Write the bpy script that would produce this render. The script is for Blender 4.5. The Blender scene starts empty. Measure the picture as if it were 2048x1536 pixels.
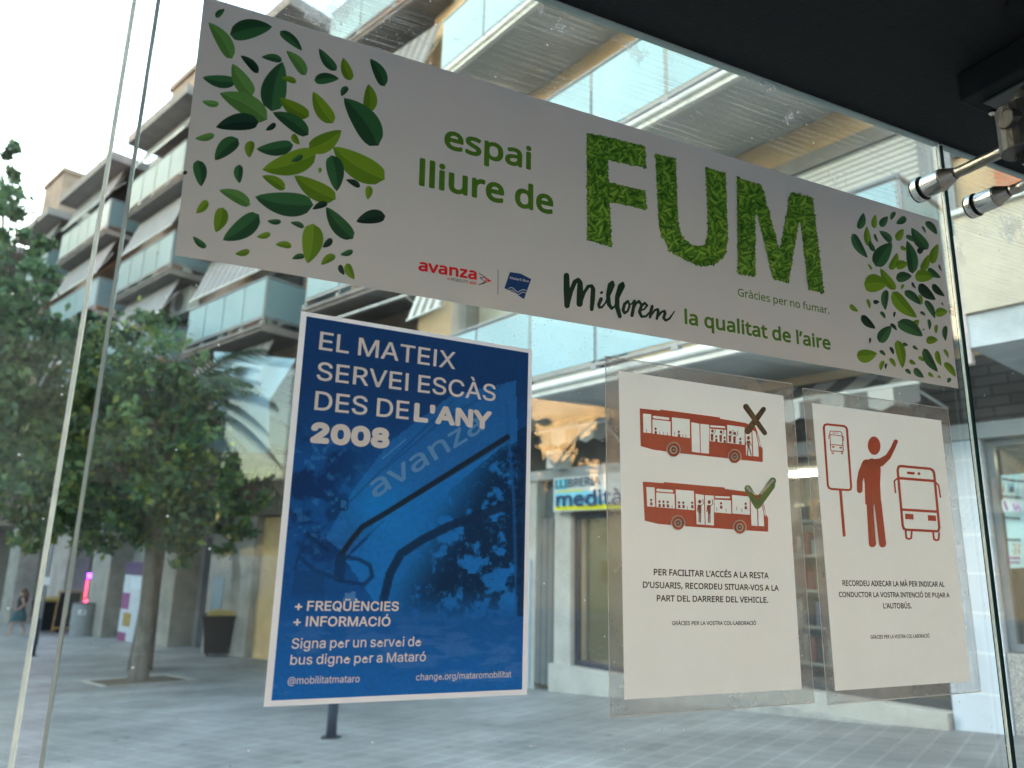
import bpy, math, random
import numpy as np
from mathutils import Vector, Matrix
from mathutils.geometry import tessellate_polygon

SC = bpy.context.scene
COL = SC.collection
R_ = math.radians
random.seed(11)

# ---------------------------------------------------------------- camera
YAW, PITCH, ROLL, FPX = 0.434815, 0.229895, 0.023871, 1496.97
CAM = np.array([0.0, -0.84, 1.55])
_f = np.array([math.sin(YAW)*math.cos(PITCH), math.cos(YAW)*math.cos(PITCH), math.sin(PITCH)])
_r = np.array([math.cos(YAW), -math.sin(YAW), 0.0])
_u = np.cross(_r, _f)
_R = math.cos(ROLL)*_r + math.sin(ROLL)*_u
_U = -math.sin(ROLL)*_r + math.cos(ROLL)*_u
cd = bpy.data.cameras.new('camera')
cam = bpy.data.objects.new('camera', cd)
COL.objects.link(cam)
cam.matrix_world = Matrix(((_R[0], _U[0], -_f[0], CAM[0]), (_R[1], _U[1], -_f[1], CAM[1]),
                           (_R[2], _U[2], -_f[2], CAM[2]), (0, 0, 0, 1)))
cd.sensor_width = 36.0
cd.lens = FPX/2048*36
cd.clip_start = 0.02
cd.clip_end = 2000
cd.dof.use_dof = True
cd.dof.focus_distance = 1.12
cd.dof.aperture_fstop = 5.0
SC.camera = cam

# ---------------------------------------------------------------- light
SUN_AZ, SUN_EL = R_(-45), R_(9)          # from +Y towards +X
w = bpy.data.worlds.new('World')
SC.world = w
w.use_nodes = True
_n = w.node_tree.nodes
sky = _n.new('ShaderNodeTexSky')
sky.sky_type = 'NISHITA'
sky.sun_disc = False
sky.sun_elevation = SUN_EL
sky.sun_rotation = SUN_AZ
sky.altitude = 20
sky.air_density = 1.2
sky.dust_density = 1.8
w.node_tree.links.new(sky.outputs[0], _n['Background'].inputs[0])
_n['Background'].inputs[1].default_value = 0.15
sl = bpy.data.lights.new('sun', 'SUN')
sl.energy = 5.0
sl.angle = R_(0.5)
sl.color = (1.0, 0.85, 0.63)
so = bpy.data.objects.new('sun', sl)
COL.objects.link(so)
so.rotation_euler = Vector((math.sin(SUN_AZ)*math.cos(SUN_EL), math.cos(SUN_AZ)*math.cos(SUN_EL), math.sin(SUN_EL))).to_track_quat('Z', 'Y').to_euler()
SC.view_settings.view_transform = 'Standard'
SC.view_settings.look = 'None'
SC.view_settings.gamma = 1
SC.view_settings.exposure = 3.6
SC.render.engine = 'CYCLES'
SC.cycles.use_denoising = True
SC.cycles.max_bounces = 8
SC.cycles.transparent_max_bounces = 24
SC.cycles.sample_clamp_indirect = 6

# ---------------------------------------------------------------- geometry helpers
def ray(p):
    d = ((p[0]-1024)/FPX)*_R - ((p[1]-768)/FPX)*_U + _f
    return d/np.linalg.norm(d)

def on_plane(p, G, n):
    d = ray(p)
    return CAM + d*(n@(np.asarray(G)-CAM)/(n@d))

NG = np.array([0.0, -1.0, 0.0])
def gp(p):                                   # photo pixel -> point on the shelter glass (plane y = 0)
    return on_plane(p, (0, 0, 0), NG)

class Frame:                                  # a facade: along u, outward n, up z
    def __init__(s, G, az):
        s.G = np.array([G[0], G[1], 0.0])
        s.u = np.array([math.cos(az), math.sin(az), 0.0])
        n = np.array([-s.u[1], s.u[0], 0.0])
        s.n = n if n@(CAM-s.G) > 0 else -n
    def P(s, a, o, z):
        return s.G + s.u*a + s.n*o + np.array([0, 0, z])
    def at(s, p, o=0.0):
        q = on_plane(p, s.G+s.n*o, s.n)
        return (q-s.G)@s.u, q[2]
    def pt(s, p, o=0.0):
        return on_plane(p, s.G+s.n*o, s.n)

RB = Frame((7.453, 4.572), R_(104.61))
LB = Frame((0.23, 27.44), R_(112.445))
K1, T0, K2 = -0.0765, 15.0, -0.03
def gz(x, y):
    t = (x-RB.G[0])*RB.u[0] + (y-RB.G[1])*RB.u[1]
    if t < -4: return -4*K1
    return K1*t if t < T0 else K1*T0+K2*min(t-T0, 60)
def ground(p):
    d = ray(p)
    lo, hi = 1.0, 200.0
    for _ in range(50):
        m = (lo+hi)/2
        q = CAM+d*m
        if q[2] > gz(q[0], q[1]): lo = m
        else: hi = m
    return CAM+d*lo

def lin(c):
    c = c/255.0
    return c/12.92 if c <= 0.04045 else ((c+0.055)/1.055)**2.4
def S(r, g, b, k=1.0):
    return tuple(min(0.9, lin(v)*k) for v in (r, g, b))

# ---------------------------------------------------------------- materials
def new_mat(name):
    m = bpy.data.materials.new(name)
    m.use_nodes = True
    nt = m.node_tree
    return m, nt, nt.nodes['Principled BSDF'], nt.nodes['Material Output']

def N(nt, t, **kw):
    n = nt.nodes.new(t)
    for k, v in kw.items():
        if k.startswith('i_'): n.inputs[k[2:].replace('_', ' ')].default_value = v
        else: setattr(n, k, v)
    return n

def noise(nt, scale, detail=6, stretch=None):
    tc = N(nt, 'ShaderNodeTexCoord')
    n = N(nt, 'ShaderNodeTexNoise', i_Scale=scale, i_Detail=detail, i_Roughness=0.62)
    if stretch:
        mp = N(nt, 'ShaderNodeMapping')
        mp.inputs['Scale'].default_value = stretch
        nt.links.new(tc.outputs['Object'], mp.inputs[0])
        nt.links.new(mp.outputs[0], n.inputs['Vector'])
    else:
        nt.links.new(tc.outputs['Object'], n.inputs['Vector'])
    return n

def mat(name, col, rough=0.7, var=0.25, scale=3.0, bump=0.0, metal=0.0, stretch=None, bscale=60.0, spec=0.5):
    m, nt, b, out = new_mat(name)
    L = nt.links
    n = noise(nt, scale, 8, stretch)
    rmp = N(nt, 'ShaderNodeMapRange')
    rmp.inputs['From Min'].default_value = 0.3
    rmp.inputs['From Max'].default_value = 0.7
    rmp.inputs['To Min'].default_value = 1-var
    rmp.inputs['To Max'].default_value = 1+var*0.6
    L.new(n.outputs['Fac'], rmp.inputs['Value'])
    mx = N(nt, 'ShaderNodeVectorMath', operation='SCALE')
    mx.inputs[0].default_value = col
    L.new(rmp.outputs[0], mx.inputs['Scale'])
    L.new(mx.outputs[0], b.inputs['Base Color'])
    b.inputs['Roughness'].default_value = rough
    b.inputs['Metallic'].default_value = metal
    b.inputs['Specular IOR Level'].default_value = spec
    if bump:
        n2 = noise(nt, bscale, 4)
        bp = N(nt, 'ShaderNodeBump', i_Strength=bump, i_Distance=0.01)
        L.new(n2.outputs['Fac'], bp.inputs['Height'])
        L.new(bp.outputs[0], b.inputs['Normal'])
    return m

def attr_mat(name, rough=0.5, translucent=0.0, spec=0.4, var=0.06, scale=9.0, bump=0.0, bscale=250.0, coat=0.0):
    m, nt, b, out = new_mat(name)
    L = nt.links
    a = N(nt, 'ShaderNodeAttribute', attribute_name='Col')
    n = noise(nt, scale, 8)
    rmp = N(nt, 'ShaderNodeMapRange')
    rmp.inputs['From Min'].default_value = 0.3
    rmp.inputs['From Max'].default_value = 0.7
    rmp.inputs['To Min'].default_value = 1-var
    rmp.inputs['To Max'].default_value = 1+var*0.5
    L.new(n.outputs['Fac'], rmp.inputs['Value'])
    mx = N(nt, 'ShaderNodeVectorMath', operation='SCALE')
    L.new(a.outputs['Color'], mx.inputs[0])
    L.new(rmp.outputs[0], mx.inputs['Scale'])
    L.new(mx.outputs[0], b.inputs['Base Color'])
    b.inputs['Roughness'].default_value = rough
    b.inputs['Specular IOR Level'].default_value = spec
    if bump or coat:
        n2 = noise(nt, bscale, 3)
        bp = N(nt, 'ShaderNodeBump', i_Strength=bump, i_Distance=0.002)
        L.new(n2.outputs['Fac'], bp.inputs['Height'])
        if coat:
            b.inputs['Coat Weight'].default_value = coat
            b.inputs['Coat Roughness'].default_value = 0.16
            b.inputs['Coat IOR'].default_value = 1.9
            L.new(bp.outputs[0], b.inputs['Coat Normal'])
        else:
            L.new(bp.outputs[0], b.inputs['Normal'])
    if translucent:
        t = N(nt, 'ShaderNodeBsdfTranslucent')
        L.new(mx.outputs[0], t.inputs[0])
        ms = N(nt, 'ShaderNodeMixShader')
        ms.inputs[0].default_value = translucent
        L.new(b.outputs[0], ms.inputs[1])
        L.new(t.outputs[0], ms.inputs[2])
        L.new(ms.outputs[0], out.inputs[0])
    return m

def fresnel(nt, ior):
    # a thin pane reflects the same from either side: undo the node's inversion on back faces
    g = N(nt, 'ShaderNodeNewGeometry')
    r = N(nt, 'ShaderNodeMapRange')
    r.inputs['To Min'].default_value = ior; r.inputs['To Max'].default_value = 1/ior
    nt.links.new(g.outputs['Backfacing'], r.inputs['Value'])
    f = N(nt, 'ShaderNodeFresnel')
    nt.links.new(r.outputs[0], f.inputs['IOR'])
    return f

def glass_mat(name, tint=(0.93, 0.97, 0.955), dirt=1.0):
    """thin clear glass: fresnel mix of transparent and mirror, with dried drops, wipe marks and dust"""
    m, nt, b, out = new_mat(name)
    nt.nodes.remove(b)
    L = nt.links
    tr = N(nt, 'ShaderNodeBsdfTransparent')
    tr.inputs[0].default_value = (*tint, 1)
    gl = N(nt, 'ShaderNodeBsdfGlossy')
    gl.inputs['Roughness'].default_value = 0.0
    gl.inputs['Color'].default_value = (1, 1, 1, 1)
    fr = fresnel(nt, 1.42)
    mx = N(nt, 'ShaderNodeMixShader')
    L.new(fr.outputs[0], mx.inputs[0]); L.new(tr.outputs[0], mx.inputs[1]); L.new(gl.outputs[0], mx.inputs[2])
    tc = N(nt, 'ShaderNodeTexCoord')
    # wipe marks: long thin noise
    mp = N(nt, 'ShaderNodeMapping')
    mp.inputs['Rotation'].default_value = (0, R_(14), 0)
    mp.inputs['Scale'].default_value = (5, 5, 260)
    L.new(tc.outputs['Object'], mp.inputs[0])
    st = N(nt, 'ShaderNodeTexNoise', i_Scale=1.0, i_Detail=3.0)
    L.new(mp.outputs[0], st.inputs['Vector'])
    big = N(nt, 'ShaderNodeTexNoise', i_Scale=5.0, i_Detail=4.0)
    L.new(tc.outputs['Object'], big.inputs['Vector'])
    def ramp(src, a, bb, to=1.0):
        r = N(nt, 'ShaderNodeMapRange')
        r.inputs['From Min'].default_value = a; r.inputs['From Max'].default_value = bb
        r.inputs['To Max'].default_value = to
        L.new(src, r.inputs['Value'])
        return r.outputs[0]
    def mul(x, y):
        k = N(nt, 'ShaderNodeMath', operation='MULTIPLY'); L.new(x, k.inputs[0]); L.new(y, k.inputs[1]); return k.outputs[0]
    def add(x, y):
        k = N(nt, 'ShaderNodeMath', operation='ADD', use_clamp=True); L.new(x, k.inputs[0]); L.new(y, k.inputs[1]); return k.outputs[0]
    # upper band of the pane is the dirtier one
    sp = N(nt, 'ShaderNodeSeparateXYZ'); L.new(tc.outputs['Object'], sp.inputs[0])
    hi = ramp(sp.outputs['Z'], 1.66, 1.92, 1.0)
    streak = mul(ramp(st.outputs['Fac'], 0.50, 0.78, 0.42*dirt), mul(ramp(big.outputs['Fac'], 0.36, 0.62), hi))
    # dried drops
    vo = N(nt, 'ShaderNodeTexVoronoi', feature='F1', i_Scale=70.0)
    L.new(tc.outputs['Object'], vo.inputs['Vector'])
    spot = ramp(vo.outputs['Distance'], 0.13, 0.07, 0.8*dirt)
    sep = N(nt, 'ShaderNodeSeparateColor'); L.new(vo.outputs['Color'], sep.inputs[0])
    spot = mul(spot, ramp(sep.outputs[0], 0.90, 0.94))
    vo2 = N(nt, 'ShaderNodeTexVoronoi', feature='F1', i_Scale=260.0)
    L.new(tc.outputs['Object'], vo2.inputs['Vector'])
    sep2 = N(nt, 'ShaderNodeSeparateColor'); L.new(vo2.outputs['Color'], sep2.inputs[0])
    fine = mul(mul(ramp(vo2.outputs['Distance'], 0.26, 0.12, 0.55*dirt), ramp(sep2.outputs[0], 0.84, 0.88)), ramp(big.outputs['Fac'], 0.48, 0.62))
    film = ramp(big.outputs['Fac'], 0.35, 0.75, 0.035*dirt)
    sm = N(nt, 'ShaderNodeTexNoise', i_Scale=9.0, i_Detail=7.0, i_Roughness=0.7)
    L.new(tc.outputs['Object'], sm.inputs['Vector'])
    smear = mul(ramp(sm.outputs['Fac'], 0.60, 0.66, 0.40*dirt), ramp(sp.outputs['Z'], 1.80, 1.86))
    mask = add(add(add(streak, smear), spot), add(fine, film))
    df = N(nt, 'ShaderNodeBsdfDiffuse'); df.inputs[0].default_value = (0.62, 0.64, 0.64, 1)
    tl = N(nt, 'ShaderNodeBsdfTranslucent'); tl.inputs[0].default_value = (0.7, 0.72, 0.72, 1)
    dm = N(nt, 'ShaderNodeMixShader'); dm.inputs[0].default_value = 0.5
    L.new(df.outputs[0], dm.inputs[1]); L.new(tl.outputs[0], dm.inputs[2])
    fm = N(nt, 'ShaderNodeMixShader')
    L.new(mask, fm.inputs[0]); L.new(mx.outputs[0], fm.inputs[1]); L.new(dm.outputs[0], fm.inputs[2])
    L.new(fm.outputs[0], out.inputs[0])
    return m

def window_glass(name, col=(0.02, 0.025, 0.03), clear=0.0):
    m, nt, b, out = new_mat(name)
    if clear:
        nt.nodes.remove(b)
        L = nt.links
        tr = N(nt, 'ShaderNodeBsdfTransparent'); tr.inputs[0].default_value = (clear, clear, clear*0.98, 1)
        gl = N(nt, 'ShaderNodeBsdfGlossy'); gl.inputs['Roughness'].default_value = 0.02
        fr = fresnel(nt, 1.5)
        mx = N(nt, 'ShaderNodeMixShader')
        L.new(fr.outputs[0], mx.inputs[0]); L.new(tr.outputs[0], mx.inputs[1]); L.new(gl.outputs[0], mx.inputs[2])
        L.new(mx.outputs[0], out.inputs[0])
    else:
        n = noise(nt, 1.2, 3)
        mxv = N(nt, 'ShaderNodeVectorMath', operation='SCALE'); mxv.inputs[0].default_value = col
        nt.links.new(n.outputs['Fac'], mxv.inputs['Scale'])
        nt.links.new(mxv.outputs[0], b.inputs['Base Color'])
        b.inputs['Roughness'].default_value = 0.04
    return m

def brick_mat(name, c1, c2, mortar, bw, bh, rot=0.0, off=0.5, ms=0.01, rough=0.85, ground_plane=False, var=0.3):
    m, nt, b, out = new_mat(name)
    L = nt.links
    tc = N(nt, 'ShaderNodeTexCoord')
    mp = N(nt, 'ShaderNodeMapping')
    if ground_plane:
        mp.inputs['Rotation'].default_value = (0, 0, rot)
    else:
        r1 = N(nt, 'ShaderNodeMapping'); r1.inputs['Rotation'].default_value = (0, 0, rot)
        L.new(tc.outputs['Object'], r1.inputs[0])
        mp.inputs['Rotation'].default_value = (R_(-90), 0, 0)
        L.new(r1.outputs[0], mp.inputs[0])
    if ground_plane: L.new(tc.outputs['Object'], mp.inputs[0])
    br = N(nt, 'ShaderNodeTexBrick', offset=off)
    br.inputs['Color1'].default_value = (*c1, 1); br.inputs['Color2'].default_value = (*c2, 1); br.inputs['Mortar'].default_value = (*mortar, 1)
    br.inputs['Scale'].default_value = 1.0
    br.inputs['Mortar Size'].default_value = ms
    br.inputs['Brick Width'].default_value = bw
    br.inputs['Row Height'].default_value = bh
    L.new(mp.outputs[0], br.inputs['Vector'])
    n = noise(nt, 0.9, 10)
    rmp = N(nt, 'ShaderNodeMapRange')
    rmp.inputs['From Min'].default_value = 0.3; rmp.inputs['From Max'].default_value = 0.7
    rmp.inputs['To Min'].default_value = 1-var; rmp.inputs['To Max'].default_value = 1+var*0.6
    L.new(n.outputs['Fac'], rmp.inputs['Value'])
    mx = N(nt, 'ShaderNodeVectorMath', operation='SCALE')
    L.new(br.outputs['Color'], mx.inputs[0]); L.new(rmp.outputs[0], mx.inputs['Scale'])
    L.new(mx.outputs[0], b.inputs['Base Color'])
    b.inputs['Roughness'].default_value = rough
    return m

# ---------------------------------------------------------------- object helpers
ROOT = {}
def tag(o, label=None, cat=None, group=None, kind=None):
    if label: o['label'] = label
    if cat: o['category'] = cat
    if group: o['group'] = group
    if kind: o['kind'] = kind
    return o

def thing(name, loc, label, cat, group=None):
    o = bpy.data.objects.new(name, None)
    o.empty_display_size = 0.1
    COL.objects.link(o)
    o.location = [float(v) for v in loc]
    ROOT[o.name] = np.array([float(v) for v in loc])
    return tag(o, label, cat, group)

class MB:
    def __init__(s):
        s.v, s.f, s.c, s.m = [], [], [], []
    def poly(s, pts, col=(0.5, 0.5, 0.5), mi=0):
        b = len(s.v)
        s.v += [tuple(float(t) for t in p) for p in pts]
        s.f.append(list(range(b, b+len(pts)))); s.c.append(col); s.m.append(mi)
    def box(s, fr, a0, a1, o0, o1, z0, z1, col=(0.5, 0.5, 0.5), mi=0):
        P = fr.P if fr else (lambda a, o, z: np.array([a, o, z]))
        p = [P(a, o, z) for z in (z0, z1) for o in (o0, o1) for a in (a0, a1)]
        b = len(s.v)
        s.v += [tuple(float(t) for t in q) for q in p]
        for q in ((0, 1, 3, 2), (4, 6, 7, 5), (0, 4, 5, 1), (2, 3, 7, 6), (0, 2, 6, 4), (1, 5, 7, 3)):
            s.f.append([b+i for i in q]); s.c.append(col); s.m.append(mi)
    def tube(s, pts, r, n=10, col=(0.5, 0.5, 0.5), cap=True, mi=0):
        pts = [Vector([float(t) for t in p]) for p in pts]
        rs = r if isinstance(r, (list, tuple)) else [r]*len(pts)
        b = len(s.v)
        up = None
        for i, p in enumerate(pts):
            t = (pts[min(i+1, len(pts)-1)]-pts[max(i-1, 0)]).normalized()
            if up is None:
                up = t.orthogonal().normalized()
            up = (up-t*up.dot(t)).normalized()
            bi = t.cross(up)
            for k in range(n):
                an = 2*math.pi*k/n
                q = p+(up*math.cos(an)+bi*math.sin(an))*rs[i]
                s.v.append(tuple(q))
        for i in range(len(pts)-1):
            for k in range(n):
                k2 = (k+1) % n
                s.f.append([b+i*n+k, b+i*n+k2, b+(i+1)*n+k2, b+(i+1)*n+k]); s.c.append(col); s.m.append(mi)
        if cap:
            s.f.append([b+k for k in range(n)][::-1]); s.c.append(col); s.m.append(mi)
            e = b+(len(pts)-1)*n
            s.f.append([e+k for k in range(n)]); s.c.append(col); s.m.append(mi)
    def ball(s, c, r, col=(0.5, 0.5, 0.5), nu=10, nv=7, sc=(1, 1, 1), jit=0.0, mi=0):
        b = len(s.v)
        for j in range(nv+1):
            th = math.pi*j/nv
            for i in range(nu):
                ph = 2*math.pi*i/nu
                k = r*(1+random.uniform(-jit, jit))
                s.v.append((c[0]+k*sc[0]*math.sin(th)*math.cos(ph), c[1]+k*sc[1]*math.sin(th)*math.sin(ph), c[2]+k*sc[2]*math.cos(th)))
        for j in range(nv):
            for i in range(nu):
                i2 = (i+1) % nu
                s.f.append([b+j*nu+i, b+(j+1)*nu+i, b+(j+1)*nu+i2, b+j*nu+i2]); s.c.append(col); s.m.append(mi)
    def build(s, name, m, parent=None, smooth=False, bevel=0.0):
        root = np.zeros(3)
        if parent is not None:
            root = ROOT[parent.name]
        me = bpy.data.meshes.new(name)
        me.from_pydata([tuple(np.array(p)-root) for p in s.v], [], s.f)
        for mm in (m if isinstance(m, (list, tuple)) else [m]): me.materials.append(mm)
        me.polygons.foreach_set('material_index', s.m)
        at = me.color_attributes.new('Col', 'FLOAT_COLOR', 'CORNER')
        buf = []
        for f, c in zip(s.f, s.c): buf += [c[0], c[1], c[2], 1.0]*len(f)
        at.data.foreach_set('color', buf)
        me.validate()
        if smooth: me.polygons.foreach_set('use_smooth', [True]*len(me.polygons))
        o = bpy.data.objects.new(name, me)
        COL.objects.link(o)
        if parent is not None: o.parent = parent
        ROOT[o.name] = root
        if bevel:
            bv = o.modifiers.new('bevel', 'BEVEL'); bv.width = bevel; bv.segments = 2; bv.limit_method = 'ANGLE'
        return o
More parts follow.
